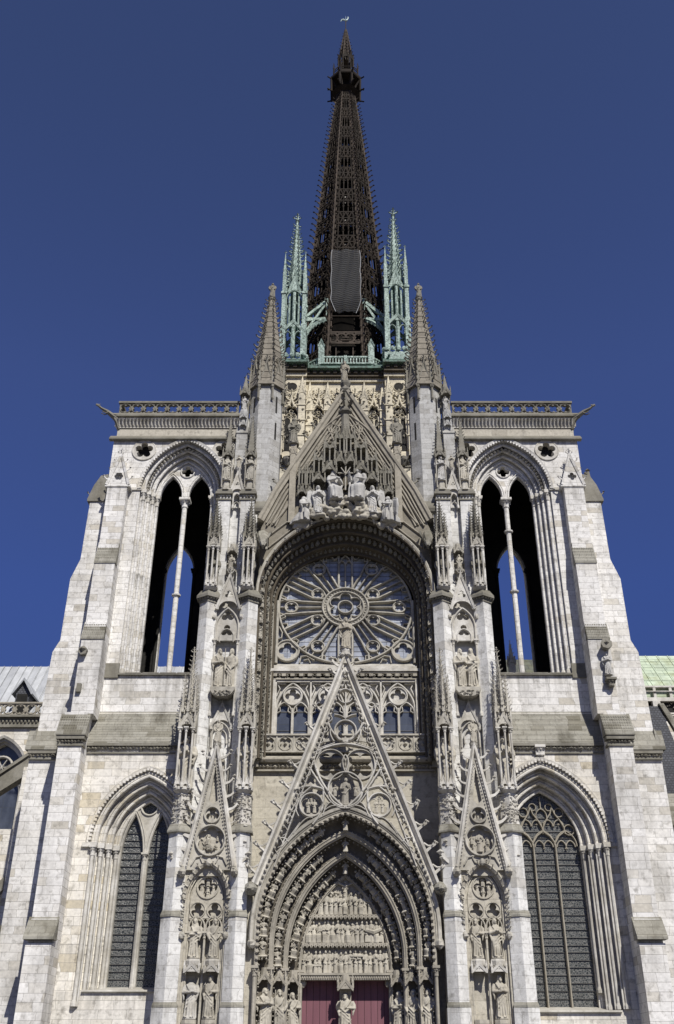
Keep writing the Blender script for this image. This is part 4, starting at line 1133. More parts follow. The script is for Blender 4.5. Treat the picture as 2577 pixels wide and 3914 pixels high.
# ================================================================ octagonal stair turrets
def turret(s):
    L = s < 0
    root = thing('stair_turret', ('left' if L else 'right')+' octagonal grey stair turret with slit windows and a crocketed stone spire topped by a figure', 'turret', (s*6.8,.6,38), 'stair turrets beside the upper gable')
    root['label'] = 'octagonal stair turret with crocketed stone spire, on the left of the upper gable' if L else 'octagonal stair turret with crocketed stone spire, on the right of the upper gable'
    Ms = side(s); mk = lambda: MB(Ms); cx, cy, r = 6.75, .75, 1.42
    b = mk(); b.lathe(cx,cy,[(r,40.4),(r,52.4)],8,rot=PI/8)
    build('shaft', b, M['turret'], root)
    for z,x in ((50.6,cx-.65),(47.9,cx-.62)):
        q = mk(); q.push(T(cx,cy,0)@RZ(-PI/4)@T(0,-r*.924,0)); q.box(-.09,.09,-.012,.2,z-.95,z+.75); q.pop(); build('slit_window', q, M['dark'], root)
        q = mk(); q.push(T(cx,cy,0)@RZ(PI/4)@T(0,-r*.924,0)); q.box(-.09,.09,-.012,.2,z-.9,z+.6); q.pop(); build('slit_window', q, M['dark'], root)
    b = mk(); b.lathe(cx,cy-.1,[(.3,37.6),(.7,38.3),(.8,38.5),(.78,38.7),(1.1,39.1),(1.2,39.3),(1.18,39.45),(1.5,39.8),(1.6,40.05),(1.6,40.2),(r,40.75)],8,rot=PI/8)
    for i in range(12): bud(b,(cx+1.3*math.cos(i*PI/6),cy-.1+1.3*math.sin(i*PI/6),39.55),.13)
    build('corbel', b, M['grey'], root)
    b = mk()
    for a in range(8):
        b.push(T(cx,cy,0)@RZ(a*PI/4))
        gablet(b, 0, -r*.99, 51.9, 54.9, 1.2, t=.18, ck=.2, nck=4, bw=.13)
        b.pop()
        an = PI/8+a*PI/4
        x, y = cx+math.cos(an)*r*1.08, cy+math.sin(an)*r*1.08
        b.tube([(x,y,50.9),(x,y,52.6)], .1, 5); bud(b,(x,y,50.8),.17); b.ball((x,y,52.2),(.2,.2,.25),5,4,.2)
        spirelet(b, x, y, 52.6, 55.4, .2, 4, nck=6, ck=.16)
    build('gablets', b, M['grey'], root)
    b = mk(); b.cone(cx,cy,52.3,63.3,1.72,.22,8)
    for q in range(14): b.cone(cx,cy,53+q*.7,53.06+q*.7,1.76-(53+q*.7-52.3)*.136,1.75-(53+q*.7-52.3)*.136,8)
    sp = build('spire', b, M['spirestone'], root)
    b = mk()
    for a in range(8):
        an = PI/8+a*PI/4
        for q in range(19):
            t = (q+.8)/19.6; rr = 1.72*(1-t)+.22*t
            crocket(b, (cx+rr*math.cos(an),cy+rr*math.sin(an),52.3+11*t), (math.cos(an),math.sin(an),0), .44-.14*t)
    b.lathe(cx,cy,[(.24,62.9),(.36,63.05),(.3,63.2),(.38,63.35),(.3,63.45)],8)
    build('crockets', b, M['grey'], sp)
    return root
TUR = {s: turret(s) for s in (-1,1)}

# ================================================================ the central bay of the transept front
fac = thing('transept_front', 'richly carved Gothic transept front with rose window, tall openwork gable and deep portal', 'transept front', (0,0,0))
# ---- portal: four stepped orders shrinking from the front edge to the tympanum
ORD = [(5.42,9.3,7.0,-2.35),(4.52,8.6,6.55,-1.45),(3.68,7.9,6.1,-.6),(2.78,7.1,5.65,.55)]
def opath(q, e=0, n=16):
    """portal outline between the orders; q runs 0 (front) to 3 (tympanum)"""
    i = min(2, int(q)); f = q-i
    a, b = ORD[i], ORD[i+1]
    w, zs, h = (a[k]+(b[k]-a[k])*f for k in range(3))
    return arch(0, w+e, zs, h+e*1.1, .0, n)
def oy(q):
    i = min(2, int(q)); f = q-i
    return ORD[i][3]+(ORD[i+1][3]-ORD[i][3])*f
pb = MB(); rings = []
prof = []
for i in range(3):
    # rib, hollow for figures, rib
    prof += [(i+.0,0,0),(i+.03,.0,-.1),(i+.08,.0,-.12),(i+.13,.0,-.03),(i+.15,.06,.12),(i+.2,.16,.3),(i+.4,.42,.5),(i+.6,.42,.46),(i+.8,.2,.22),(i+.86,0,-.02),(i+.9,0,-.1),(i+.96,0,-.08)]
prof += [(3,0,0),(3,0,.5)]
for q, e, dy in prof:
    p = opath(q, e); rings.append([(x, oy(q)+dy, z) for x, z in p])
hb = MB()
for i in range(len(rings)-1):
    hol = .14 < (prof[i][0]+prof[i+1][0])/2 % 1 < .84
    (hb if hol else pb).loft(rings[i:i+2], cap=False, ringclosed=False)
for i in range(3):
    for q in (.0,.1,.88,.95):
        pb.roll(opath(i+q), 0, oy(i+q)-.07, .055 if q else .085, 6)
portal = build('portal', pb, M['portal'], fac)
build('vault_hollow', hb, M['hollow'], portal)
m = MB()
p0 = arch(0, 5.42, 9.3, 7.0, 8.6, 20)
m.sweep(p0, [(.02,-2.2),(.02,-2.46),(.1,-2.55),(.16,-2.48),(.22,-2.6),(.36,-2.62),(.44,-2.5),(.46,-2.3),(.46,-2.1)])
for sg in (-1,1): m.ball((sg*5.68,-2.4,8.5),(.3,.35,.32),7,5,.2)
am = build('arch_moulding', m, M['carved'], portal)
m = MB()
for x,z,dx,dz in resample(arch(0,5.34,9.3,6.9,6.8,20), .36): m.ball((x, -2.42, z), (.13,.15,.15), 5, 4, .25); m.octa((x,-2.55,z-.05),(.1,.09,.1))
for i in range(3):
    for q in (.24,.82):
        for x,z,dx,dz in resample(opath(i+q), .3): m.octa((x,oy(i+q)-.03,z),(.06,.06,.06))
build('leaf_frieze', m, M['portal'], portal)
# figures in the hollows, heads towards the apex
k = 0
for i in range(3):
    base = opath(i+.5, .1, 24)
    step = 1.12-.06*i
    half = len(base)//2
    for sgn, path in ((-1, base[:half+1]), (1, list(reversed(base[half:])))):
        pts = [p for p in resample(path, step) if p[1] > 7.6]
        pts = pts[:-1] if len(pts) > 6 else pts
        for x, z, dx, dz in pts:
            f = MB(); k += 1
            y = oy(i+.5)+.1
            up = Vector((dx,-.18,dz)).normalized()
            fr = Vector((-x*.12,-1,-.35)); fr = (fr-up*fr.dot(up)).normalized(); rt = up.cross(-fr).normalized()
            Mx = Matrix((( rt.x, -fr.x, up.x, x),(rt.y, -fr.y, up.y, y),(rt.z, -fr.z, up.z, z),(0,0,0,1)))
            f.push(Mx@T(0,0,-.48))
            figure(f, Matrix.Diagonal((1.25,1.15,rnd.uniform(.9,1.0),1))@RZ(rnd.uniform(-.6,.6)), k, rnd.random() < .7, k=12)
            f.lathe(0,-.02,[(.16,-.16),(.34,-.04),(.24,.03)],7)
            for g in range(5): f.octa((.26*math.cos(g*1.3),-.12+.16*math.sin(g*1.3),-.2),(.06,.06,.1))
            for g in range(5): bud(f,(.22*math.cos(g*1.3),-.12+.12*math.sin(g*1.3),-.1),.09)
            f.pop()
            build('vault_figure', f, M['statue'], portal)
for i in range(3):   # keystone angels
    f = MB(); pk = max(p[1] for p in opath(i+.5,.25)); figure(f, T(0,oy(i+.5)-.05,pk-.75)@Matrix.Diagonal((1.1,.9,.75,1)), 90+i); build('keystone_figure', f, M['statue'], portal)
# canopies and shafts over the jamb statues
JX = [(4.84,-1.45),(4.03,-.6),(3.22,.2)]
for g in (-1,1):
    for x, y in JX:
        q = MB(); canopy(q, g*x, y-.05, 6.35, 7.25, .82, tall=False); build('canopy', q, M['portal'], portal)
        q = MB(); q.lathe(g*x, y, [(.28,.8),(.28,3.3),(.4,3.5),(.42,3.75)], 8, rot=PI/8); build('pedestal', q, M['portal'], portal)
for g in (-1,1):
    for i in range(4):
        w, zs, h, y = ORD[i]; q = MB()
        column(q, g*w, y-.12, .3, 6.9, .1, 7); capital(q, g*w, y-.12, 7.2, .12, .5)
        build('shaft', q, M['portal'], portal)
# tympanum
t = MB(); t.plate(arch(0, 2.85, 7.1, 5.75, 6.75, 14), [], .62, .8)
tym = build('tympanum', t, M['portal'], fac)
def register(z0, hgt, n, half, y, seed, lying=False):
    f = MB(); rr = random.Random(seed)
    for i in range(n):
        x = -half+2*half*(i+.5)/n+rr.uniform(-.05,.05)
        figure(f, T(x, y+rr.uniform(-.06,.04), z0)@RZ(rr.uniform(-.6,.6))@Matrix.Diagonal((hgt*.82,hgt*.7,hgt*rr.uniform(.86,1.0),1)), seed*31+i, rr.random() < .25)
    for i in range(n*2):
        x = rr.uniform(-half,half); figure(f, T(x, y+.13, z0+rr.uniform(0,.12)*hgt)@Matrix.Diagonal((hgt*.7,hgt*.4,hgt*.95,1)), seed*77+i)
    return f
for z0, hh, n, half, seed in ((7.12,1.36,17,2.7,3),(8.85,1.36,16,2.45,4),(10.52,1.35,11,1.75,5)):
    f = register(z0, hh, n, half, .5, seed)
    if seed == 4:
        f.tube([(1.3,.4,9.6),(1.8,.35,9.45),(2.3,.4,9.65)], [.1,.16,.1], 6); f.box(1.25,2.35,.35,.6,8.9,9.25)
    if seed == 3: f.box(-2.5,-1.5,.36,.6,7.5,7.62); f.box(.3,1.2,.36,.6,8.05,8.13)
    if seed == 5:
        figure(f, T(0,.48,11.4)@Matrix.Diagonal((1.0,.8,1.15,1)), 501)
        f.tube([(-.5,.45,12.45),(0,.42,12.2),(.5,.45,12.45)], .07, 5)
        for g in (-1,1): figure(f, T(g*.8,.5,11.75)@Matrix.Rotation(g*.9,4,'Y')@Matrix.Diagonal((.7,.6,.75,1)), 503+g, wings=True)
        for i in range(14): bud(f,(rnd.uniform(-1.0,1.0),.58,rnd.uniform(11.6,11.9)),.12)
    build('carved_register', f, M['statue'], tym)
for z, half in ((10.33,2.35),(8.66,2.68)):
    f = MB(); f.box(-half,half,.3,.63,z+.05,z+.17)
    nn = int(half*2/.26)
    for i in range(nn):
        x = -half+2*half*(i+.5)/nn
        f.plate([(x-.12,z+.08),(x+.12,z+.08),(x+.11,z-.14),(x+.05,z-.02),(x,z+.02),(x-.05,z-.02),(x-.11,z-.14)], [], .28, .5); bud(f,(x,.29,z+.12),.05)
    build('canopy_band', f, M['portal'], tym)
f = MB(); f.box(-2.95,2.95,.2,.95,6.72,7.05); f.box(-2.95,2.95,.1,.3,6.98,7.1)
for i in range(40):
    x = -2.8+i*.143; f.box(x-.04,x+.04,.14,.22,6.8,6.92)
build('lintel', f, M['portal'], tym)
# doors and middle post
for g in (-1,1):
    d = MB(); d.box(g*.34 if g > 0 else -2.8, 2.8 if g > 0 else -.34, 1.12, 1.25, .05, 6.75)
    dr = build('door', d, M['red'], fac)
    q = MB()
    for i in range(1,6): q.box(g*(.36+i*.41)-.008, g*(.36+i*.41)+.008, 1.105,1.125,.1,6.7)
    build('board_joints', q, M['iron_dk'], dr)
q = MB(); q.box(-.36,.36,.55,1.3,.0,6.75); q.lathe(0,.35,[(.42,.3),(.42,3.2),(.48,3.4),(.5,3.7)],8,rot=PI/8); q.box(-.42,.42,.4,1.2,6.3,6.75)
tr = build('middle_post', q, M['portal'], fac)
q = MB(); canopy(q,0,.3,6.15,7.0,.95,tall=False); build('canopy', q, M['portal'], tr)
q = MB()
for g in (-1,1): q.box(min(g*2.7,g*3.1),max(g*2.7,g*3.1),.55,1.35,0,6.75); q.ball((g*2.62,.6,6.55),(.2,.2,.25),6,5,.2)
build('door_jamb', q, M['portal'], fac)
# ---- wall behind the gable
w = MB()
w.plate([(-6.4,0),(6.4,0),(6.4,22.3),(-6.4,22.3)], [arch(0,3.0,7.2,5.8,.02,12)], .75, 1.35)
w.box(-6.3,-5.46,-2.0,.74,0,12.6); w.box(5.2,6.3,-.5,.74,0,12.6); w.box(-7.4,-6.0,.3,1.4,20,41); w.box(6.0,7.4,.3,1.4,20,41)
w.box(-6.5,-5.35,1.36,1.8,22.3,38); w.box(5.35,6.5,1.36,1.8,22.3,38)
build('back_wall', w, M['niche'], fac)
w = MB(); w.box(-6.5,6.5,3.0,3.2,0,38.5); build('inner_wall', w, M['dark'], fac)
b = MB()
b.box(-6.2,6.2,.5,.8,19.75,19.86); b.prism_x([(.8,20.3),(.35,20.35),(.25,20.5),(.25,20.62),(.8,21.0)],-6.2,6.2)
leafrow(b,-6.1,6.1,.6,20.08,.16,.27)
build('lower_frieze', b, M['portal'], fac)
b = MB()
pierced_band(b,-6.0,6.0,21.1,22.2,.42,.6,10,.46,small=False,back=False)
b.box(-6.0,6.0,.58,.78,21.05,22.2); b.box(-6.15,6.15,.3,.8,22.2,22.32); b.box(-6.1,6.1,.3,.8,21.0,21.1)
for i in range(10): bud(b,(-5.4+i*1.2,.52,21.65),.16)
for i in range(11): b.box(-6.05+i*1.2,-5.95+i*1.2,.36,.5,21.1,22.2)
build('quatrefoil_panel', b, M['carved'], fac)
# ---- clerestory: four two-light windows
cl = MB()
cl.box(-5.4,5.4,1.2,1.35,26.45,26.62); cl.box(-5.4,-5.1,1.1,1.6,22.3,26.6); cl.box(5.1,5.4,1.1,1.6,22.3,26.6)
cw = build('clerestory', cl, M['pale'], fac)
for i in range(4):
    c0 = -3.825+2.55*i
    t = MB(); ou = [(c0-1.27,24.3),(c0+1.27,24.3),(c0+1.27,26.5),(c0-1.27,26.5)]
    A2 = [foil(3,c0+g*.58,24.55,.5,PI/2,a=.55,b=.45) for g in (-1,1)]
    t.bar(arch(c0,1.2,24.3,2.1,22.35,12), .16, 1.25, 1.6)
    for g in (-1,1):
        t.bar(arch(c0+g*.6,.56,24.1,.85,22.35,9), .12, 1.3, 1.6)
        for q in (-1,1):
            t.bar([(c0+g*.6+q*.54,24.15),(c0+g*.6+q*.28,24.3),(c0+g*.6+q*.32,24.62)], .08, 1.36, 1.55)
        t.bar([(c0+g*1.2,26.5),(c0+g*.95,26.0),(c0+g*1.2,25.4)], .09, 1.36, 1.58)
        t.bar([(c0+g*1.25,26.4),(c0+g*.5,26.38)], .1, 1.32, 1.58)
        t.plate([(c0+g*.75,26.45),(c0+g*1.27,26.45),(c0+g*1.27,25.2)], [], 1.45,1.55) if False else None
    t.plate(circ(c0,25.42,.66,24), [foil(4,c0,25.42,.56,0,a=.58,b=.43)], 1.36, 1.52); t.bar(circ(c0,25.42,.66,24), .12, 1.26, 1.55, True)
    t.box(c0-.06,c0+.06,1.22,1.6,22.35,24.5); t.box(c0-1.3,c0-1.18,1.2,1.6,22.35,26.5)
    win = build('clerestory_window', t, M['pale'], cw)
    g_ = MB(); g_.box(c0-1.26,c0+1.26,1.62,1.66,22.3,24.75); build('glass', g_, M['clear_glass'], win)
    g_ = MB(); g_.box(c0-1.26,c0+1.26,1.66,1.72,24.75,26.6); build('spandrel_wall', g_, M['pale'], win)
    g_ = MB(); g_.box(c0-1.26,c0+1.26,1.58,1.62,24.28,24.34); g_.box(c0-1.26,c0+1.26,1.58,1.615,22.9,22.93); build('saddle_bar', g_, M['bar'], win)
b = MB(); b.box(-5.45,5.45,1.0,1.7,27.05,27.2); b.box(-5.45,5.45,1.1,1.7,26.62,26.75); leafrow(b,-5.3,5.3,1.1,26.92,.13,.3)
for i in range(17): b.box(-5.3+i*.64,-5.0+i*.64,.98,1.3,26.84,27.02)
build('upper_frieze', b, M['portal'], fac)
b = MB(); b.prism_x([(1.8,27.2),(.9,27.2),(.9,27.4),(1.0,27.45),(1.0,27.6),(1.15,27.65),(1.45,27.95),(1.8,27.95)],-5.5,5.5)
build('window_sill', b, M['pale'], fac)
# ---- rose window
RC, RQ, RR = 32.5, .90, 5.08
def el(r, a): return (r*math.cos(a), RC+RQ*r*math.sin(a))
r_ = MB()
r_.bar([el(RR,2*PI*i/64) for i in range(64)], .17, 1.2, 1.6, True)
for rr, wd in ((1.74,.17),(1.38,.14)): r_.bar([el(rr,2*PI*i/40) for i in range(40)], wd, 1.15, 1.58, True)
r_.plate([el(1.74,2*PI*i/40) for i in range(40)], [[el(1.38,2*PI*i/40) for i in range(40)]], 1.3, 1.5)
for i in range(40): r_.octa((*[el(1.56,2*PI*i/40)[0]],1.27,el(1.56,2*PI*i/40)[1]),(.075,.06,.075))
r_.plate([el(1.38,2*PI*i/40) for i in range(40)], [foil(6,0,RC,1.28,PI/2,a=.66,b=.33,q=RQ)], 1.34, 1.5)
r_.bar(foil(6,0,RC,1.30,PI/2,a=.66,b=.33,q=RQ), .08, 1.22, 1.4, True)
r_.bar([el(.56,2*PI*i/24) for i in range(24)], .12, 1.2, 1.55, True)
rose = build('rose_window', r_, M['carved'], fac)
for kx in range(12):
    a = kx*PI/6+PI/2
    t = MB(); hw = .52
    d = (math.cos(a), math.sin(a)); nn = (-d[1], d[0])
    def pp(r, o): return (d[0]*r+nn[0]*o, RC+RQ*(d[1]*r+nn[1]*o))
    outer = math.sqrt(RR*RR-hw*hw)
    even = kx % 2 == 0
    for g in (-1,1):
        if even:
            if kx == 0: t.bar([pp(1.75,g*hw),pp(outer,g*hw)], .16, 1.25, 1.58)
            else: t.bar([pp(1.8,g*.12),pp(2.25,g*.42),pp(2.6,g*hw),pp(outer,g*hw)], .16, 1.25, 1.58)
        else:
            t.bar([pp(1.78,g*.42),pp(3.3,g*hw),pp(4.1,g*(hw+.12)),pp(4.5,g*.62),pp(outer,g*.9)], .16, 1.25, 1.58)
        # cusped heads next to the rim
        t.bar([pp(outer-.02,g*(hw+.0)),pp(outer-.42,g*(hw+.16)),pp(outer-.5,g*(hw+.38)),pp(outer-.2,g*(hw+.55))], .09, 1.3, 1.55)
    if even and kx:
        t.bar([pp(2.9,0),pp(RR,0)], .11, 1.28, 1.58)
        c = pp(2.45,0); t.plate(circ(c[0],c[1],.46,18,RQ), [foil(4,c[0],c[1],.38,PI/4,q=RQ)], 1.33,1.5); t.bar(circ(c[0],c[1],.47,18,RQ), .1, 1.25, 1.52, True)
    elif kx == 0:
        t.bar([pp(1.8,0),pp(4.3,0)], .11, 1.28, 1.58)
        for g in (-1,1): t.bar([pp(4.0,g*hw),pp(4.35,g*.4),pp(4.45,g*.26),pp(4.35,g*.12),pp(4.0,0)], .08, 1.3, 1.55)
        t.bar([pp(4.1,.5),pp(4.6,.3),pp(4.95,0),pp(4.6,-.3),pp(4.1,-.5)], .1, 1.25, 1.55)
    else:
        t.bar([pp(1.78,0),pp(3.7,0)], .11, 1.28, 1.58)
        c = pp(4.12,0); t.plate(circ(c[0],c[1],.48,18,RQ), [foil(4,c[0],c[1],.40,PI/4,q=RQ)], 1.33,1.5); t.bar(circ(c[0],c[1],.49,18,RQ), .1, 1.25, 1.52, True)
        t.bar([pp(4.55,0),pp(RR,0)], .09, 1.3, 1.55)
    build('petal_tracery', t, M['carved'], rose)
t = MB()
for g in (-1,1):
    t.bar([(g*5.15,27.95),(g*5.15,33)], .22, 1.15, 1.6)
    c = (g*4.32,28.95); t.plate(circ(c[0],c[1],.82,24,.95), [foil(4,c[0],c[1],.66,0,q=.95)], 1.33,1.5); t.bar(circ(c[0],c[1],.86,26,.95), .14, 1.22, 1.55, True)
    t.bar([(g*3.4,28.0),(g*3.3,28.5),(g*2.9,28.55),(g*2.3,28.2)], .09, 1.3,1.55); t.bar([(g*2.6,28.0),(g*2.75,28.3),(g*3.1,28.2)], .07, 1.32,1.55)
    t.bar([(g*5.1,29.9),(g*4.8,30.0),(g*4.75,30.4),(g*5.0,30.9)], .09, 1.3,1.55)
build('spandrel_tracery', t, M['carved'], rose)
g_ = MB(); g_.plate([el(RR,PI-PI*i/40) for i in range(41)]+[(5.2,RC),(5.2,27.9),(-5.2,27.9),(-5.2,RC)], [], 1.6, 1.65)
build('glass', g_, M['rose_glass'], rose)
t = MB()
for i in range(24):
    z = RC-4.3+i*.39; hw = math.sqrt(max(.05,RR**2-((z-RC)/RQ)**2))
    t.box(-hw,hw,1.575,1.598,z-.012,z+.012)
build('saddle_bars', t, M['bar'], rose)
# ---- deep vault over the rose
v = MB(); rings = []
def vpath(q, e=0):
    w = 6.42+(5.3-6.42)*q+e; h = (6.2+(4.28-6.2)*q)+e*.95
    return ellipse_arch(0, w, 32.6-.1*q, h, 20.4, 34, .12)
for q, e, y in ((0,.1,-.9),(0,.02,-1.12),(.05,.0,-1.15),(.1,.02,-1.0),(.14,.22,-.75),(.3,.3,-.45),(.38,.02,-.3),(.42,0,-.38),(.47,.0,-.3),(.5,.22,-.05),(.64,.28,.25),(.70,.02,.4),(.74,0,.32),(.8,.05,.45),(.84,.12,.7),(.93,.1,.9),(.96,0,.98),(1,0,1.0),(1,.1,1.7)):
    rings.append([(x,y,z) for x,z in vpath(q,e)])
lg = MB()
for a_, b_, tgt in ((0,2,lg),(1,len(rings[0])-1,v),(len(rings[0])-2,len(rings[0]),lg)): tgt.loft([r[a_:b_] for r in rings], cap=False, ringclosed=False)
for q,y,r in ((.02,-1.12,.12),(.4,-.36,.09),(.72,.34,.09),(.97,.97,.08)): v.roll(vpath(q), 0, y, r, 6)
va = build('rose_arch', v, M['shade_dark'], fac)  # vault shade put into the colour; the lit jambs get paler stone
build('rose_jamb', lg, M['portal'], va)
v = MB(); v.sweep(vpath(0,.05)[1:-1], [(-.06,-.95),(-.06,-1.2),(.12,-1.26),(.2,-1.2),(.2,-.9)]); build('rim_moulding', v, M['carved'], va)
v = MB()
for q,y,st,s in ((.22,-.62,.42,.19),(.58,.12,.46,.18),(.88,.8,.36,.11)):
    for x,z,dx,dz in resample(vpath(q,.1), st):
        v.ball((x,y,z),(s*rnd.uniform(.8,1.2),s*1.1,s*rnd.uniform(1,1.5)),6,4,.25)
        v.octa((x+rnd.uniform(-.05,.05),y-s,z+.1),(s*.6,s*.6,s*.7))
build('vault_carving', v, M['grey'], va)  # carving kept dark grey for the vault's shade; front tips pale as lit
v = MB()
for x,z,dx,dz in resample(vpath(0,-.05), 1.25):
    if z > 32: crocket(v,(x,-1.2,z),(-dx*.1+dz*.3,-.85,-.3*abs(dx)),.42); crocket(v,(x+.15*dx,-1.15,z+.15*dz),(dz*.5,-.7,-.2),.3)
build('leaf_hooks', v, M['pale'], va)
k = 200
for x,z,dx,dz in resample(vpath(.22,.12), 1.25):
    if z < 33.5 and z > 21.5:
        f = MB(); k += 1; figure(f, T(x,-.72,z-.5)@RZ(-.5 if x > 0 else .5)@Matrix.Diagonal((1.3,1.1,.98,1)), k); canopy(f, x, -.72, z+.45, z+.8, .46, tall=False)
        build('jamb_figure', f, M['statue'], va)
# ---- openwork gable over the portal
GT, GB, GW = 26.75, 11.9, 5.62
gs = GW/(GT-GB)
def gx(z): return gs*(GT-z)
g = MB()
tri = [(-GW,GB),(0,GT),(GW,GB)]
g.sweep(tri, [(-.36,-2.3),(-.36,-2.5),(-.28,-2.6),(-.2,-2.5),(-.08,-2.5),(-.02,-2.6),(.06,-2.78),(.2,-2.8),(.24,-2.65),(.24,-2.2),(-.36,-2.2)])
pg = build('portal_gable', g, M['pale'], fac)
g = MB()
for x,z,dx,dz in resample([(-GW+.1,GB),(0,GT-.8)], .36)+resample([(0,GT-.8),(GW-.1,GB)], .36):
    g.box(x-.07+dz*.2,x+.07+dz*.2,-2.7,-2.5,z-.09-dx*.2*1,z+.09-dx*.2)
    g.octa((x+dz*.2,-2.73,z-abs(dx)*.2),(.1,.07,.12))
build('leaf_row', g, M['carved'], pg)
g = MB()
for sgn in (-1,1):
    for i in range(11):
        z = GB+1.0+i*1.3; x = gx(z)+.22; k_ = 1-.028*i; g = MB()
        p = Vector((sgn*x,-2.5,z)); o_ = Vector((sgn,0,0)); u_ = Vector((0,0,1))
        g.tube([p-u_*.6*k_, p+(o_*.22-u_*.3)*k_, p+(o_*.5-u_*.08)*k_, p+(o_*.74+u_*.06)*k_, p+(o_*.86+u_*.2)*k_], [.06,.1,.085,.07,.05], 5)
        g.tube([p+u_*.15*k_, p+(o_*.28-u_*.02)*k_, p+(o_*.6-u_*.0)*k_], [.07,.06,.05], 5)
        bud(g, p+(o_*.84+u_*.17)*k_, .13); bud(g, p+(o_*.74+u_*.26)*k_, .09)
        for q in (-1,1):
            g.tube([p+(o_*.45-u_*.06)*k_, p+(o_*.58+u_*.02)*k_+Vector((0,q*.16,0)), p+(o_*.62+u_*.14)*k_+Vector((0,q*.2,0))], [.06,.06,.03], 4)
        build('crocket', g, M['pale'], pg)
g = MB()
g.lathe(0,-2.5,[(.22,26.4),(.2,26.8),(.42,27.0),(.44,27.12),(.3,27.2),(.36,27.36),(.36,27.45)],8)
for a in range(6): bud(g,(.4*math.cos(a*PI/3),-2.5+.4*math.sin(a*PI/3),26.95),.17)
for a in (-1,1):
    crocket(g,(a*.2,-2.5,26.2),(a,0,.2),.9)
build('finial', g, M['pale'], pg)
def bars(mb, L, y0=-2.62, y1=-2.28):
    for path, w, cl in L: mb.bar(path, w, y0, y1, cl)
def arcp(cx, cz, r, a0, a1, n=14): return [(cx+r*math.cos(R(a0+(a1-a0)*i/n)), cz+r*math.sin(R(a0+(a1-a0)*i/n))) for i in range(n+1)]
def curve(p0, pc, p1, n=12): return [((1-t)**2*p0[0]+2*t*(1-t)*pc[0]+t*t*p1[0], (1-t)**2*p0[1]+2*t*(1-t)*pc[1]+t*t*p1[1]) for t in [i/n for i in range(n+1)]]
g = MB()
mir = lambda p: [(-x,z) for x,z in p]
L_ = []
both = lambda p, w: L_.extend([(p,w,False),(mir(p),w,False)])
# curved triangle of the middle with its three roundels
both(curve((-2.15,20.1),(-1.0,20.72),(0,20.72)), .17)
both(curve((-2.15,20.1),(-1.95,18.0),(0,16.5)), .17)
L_.append((circ(0,17.72,1.12,30),.14,True))
# inner rail beside the sloping edges, cusped
both([(-gx(12.9)+.78,12.9),(-gx(23.6)+.5,23.6)], .11)
for i in range(13):
    z = 13.6+i*.74; x = gx(z)-.55-.0*i
    both(curve((-x-.12,z-.3),(-x+.42,z-.1),(-x-.05,z+.32),5), .06)
both(curve((-3.0,16.0),(-3.4,16.6),(-3.05,17.3)), .08); both(curve((-1.9,19.0),(-2.05,19.6),(-1.6,20.3)), .08)
# lobes above the middle roundel
both(curve((-.02,18.85),(-.35,19.6),(.0,20.0)), .1)
# upper teardrop
both(curve((0,20.78),(-1.75,21.9),(-.92,23.4)), .16)
both(curve((-.92,23.4),(-.45,24.2),(0,25.2)), .13)
L_.append((circ(0,21.62,.72,24),.13,True))
both(curve((0,22.45),(-.25,22.7),(-.75,22.75)), .09)
L_.append(([(0,22.4),(0,23.55)],.11,False))
L_.append((circ(0,24.05,.5,20),.11,True))
# corner panels
both(curve((-1.6,21.0),(-1.25,21.75),(-1.65,22.0)), .1); both(curve((-.75,20.9),(-1.1,21.3),(-1.0,21.8)), .1)
both([(-1.95,20.35),(-.7,20.78)], .08)
both(curve((-2.4,19.2),(-1.9,18.4),(-1.42,17.75)), .14)
both(curve((-3.3,17.7),(-2.4,18.1),(-1.5,17.75)), .16)
both(curve((-1.45,17.75),(-1.3,16.3),(-2.1,15.5)), .15)
both(curve((-1.5,17.75),(-.9,16.5),(0,16.5)), .1)
both(circ(-2.2,16.72,.75,22)+[(-2.2+.75,16.72)], .13)
both(curve((-3.6,16.4),(-3.3,17.4),(-2.7,17.5)), .11)
both(curve((-3.75,15.6),(-3.4,17.0),(-2.2,17.9)), .13)
both(curve((-4.35,13.7),(-3.6,14.6),(-2.9,15.6)), .1)
both(arcp(-4.0,14.3,.36,20,190), .1); both(curve((-3.3,14.9),(-2.6,16.1),(-2.1,15.9)), .09)
both(curve((-1.3,16.4),(-.8,16.8),(-.45,16.6)), .08); both(curve((-1.45,16.1),(-1.25,16.8),(-.9,16.9)), .08)
for path, w_, cl_ in L_: g.bar(path, w_*.85, -2.66, -2.15, cl_)
build('tracery', g, M['pale'], pg)
g = MB()
# foiled plates
pl = [(circ(0,17.72,1.08,28),foil(6,0,17.72,.98,PI/2,a=.6,b=.36)),(circ(0,21.62,.7,22),foil(4,0,21.62,.6,PI/4))]
for sg in (-1,1):
    pl += [(circ(sg*2.2,16.72,.72,22),foil(5,sg*2.2,16.72,.64,PI/2)),(circ(sg*.98,19.35,.98,26),foil(4,sg*.98,19.35,.92,PI/4,a=.56,b=.43)),
           ([(sg*2.35,19.25),(sg*1.55,17.95),(sg*2.95,17.95)],foil(3,sg*2.28,18.4,.44,PI/2,m=5)),([(sg*1.75,21.95),(sg*.95,21.75),(sg*.8,21.0),(sg*2.0,20.75)],foil(3,sg*1.42,21.32,.36,PI/2,m=5)),
           ([(sg*1.3,16.95),(sg*.5,16.5),(sg*1.45,16.1)],foil(3,sg*1.1,16.48,.2,PI/2,m=4))]
for o, h in pl: g.plate(o, [h], -2.46, -2.3)
for sg in (-1,1): g.bar(circ(sg*.98,19.35,1.0,28), .1, -2.6, -2.2, True)
build('foil_panels', g, M['carved'], pg)
f = MB(); figure(f, T(0,-2.4,16.75)@Matrix.Diagonal((1.7,1.2,1.75,1)), 301)
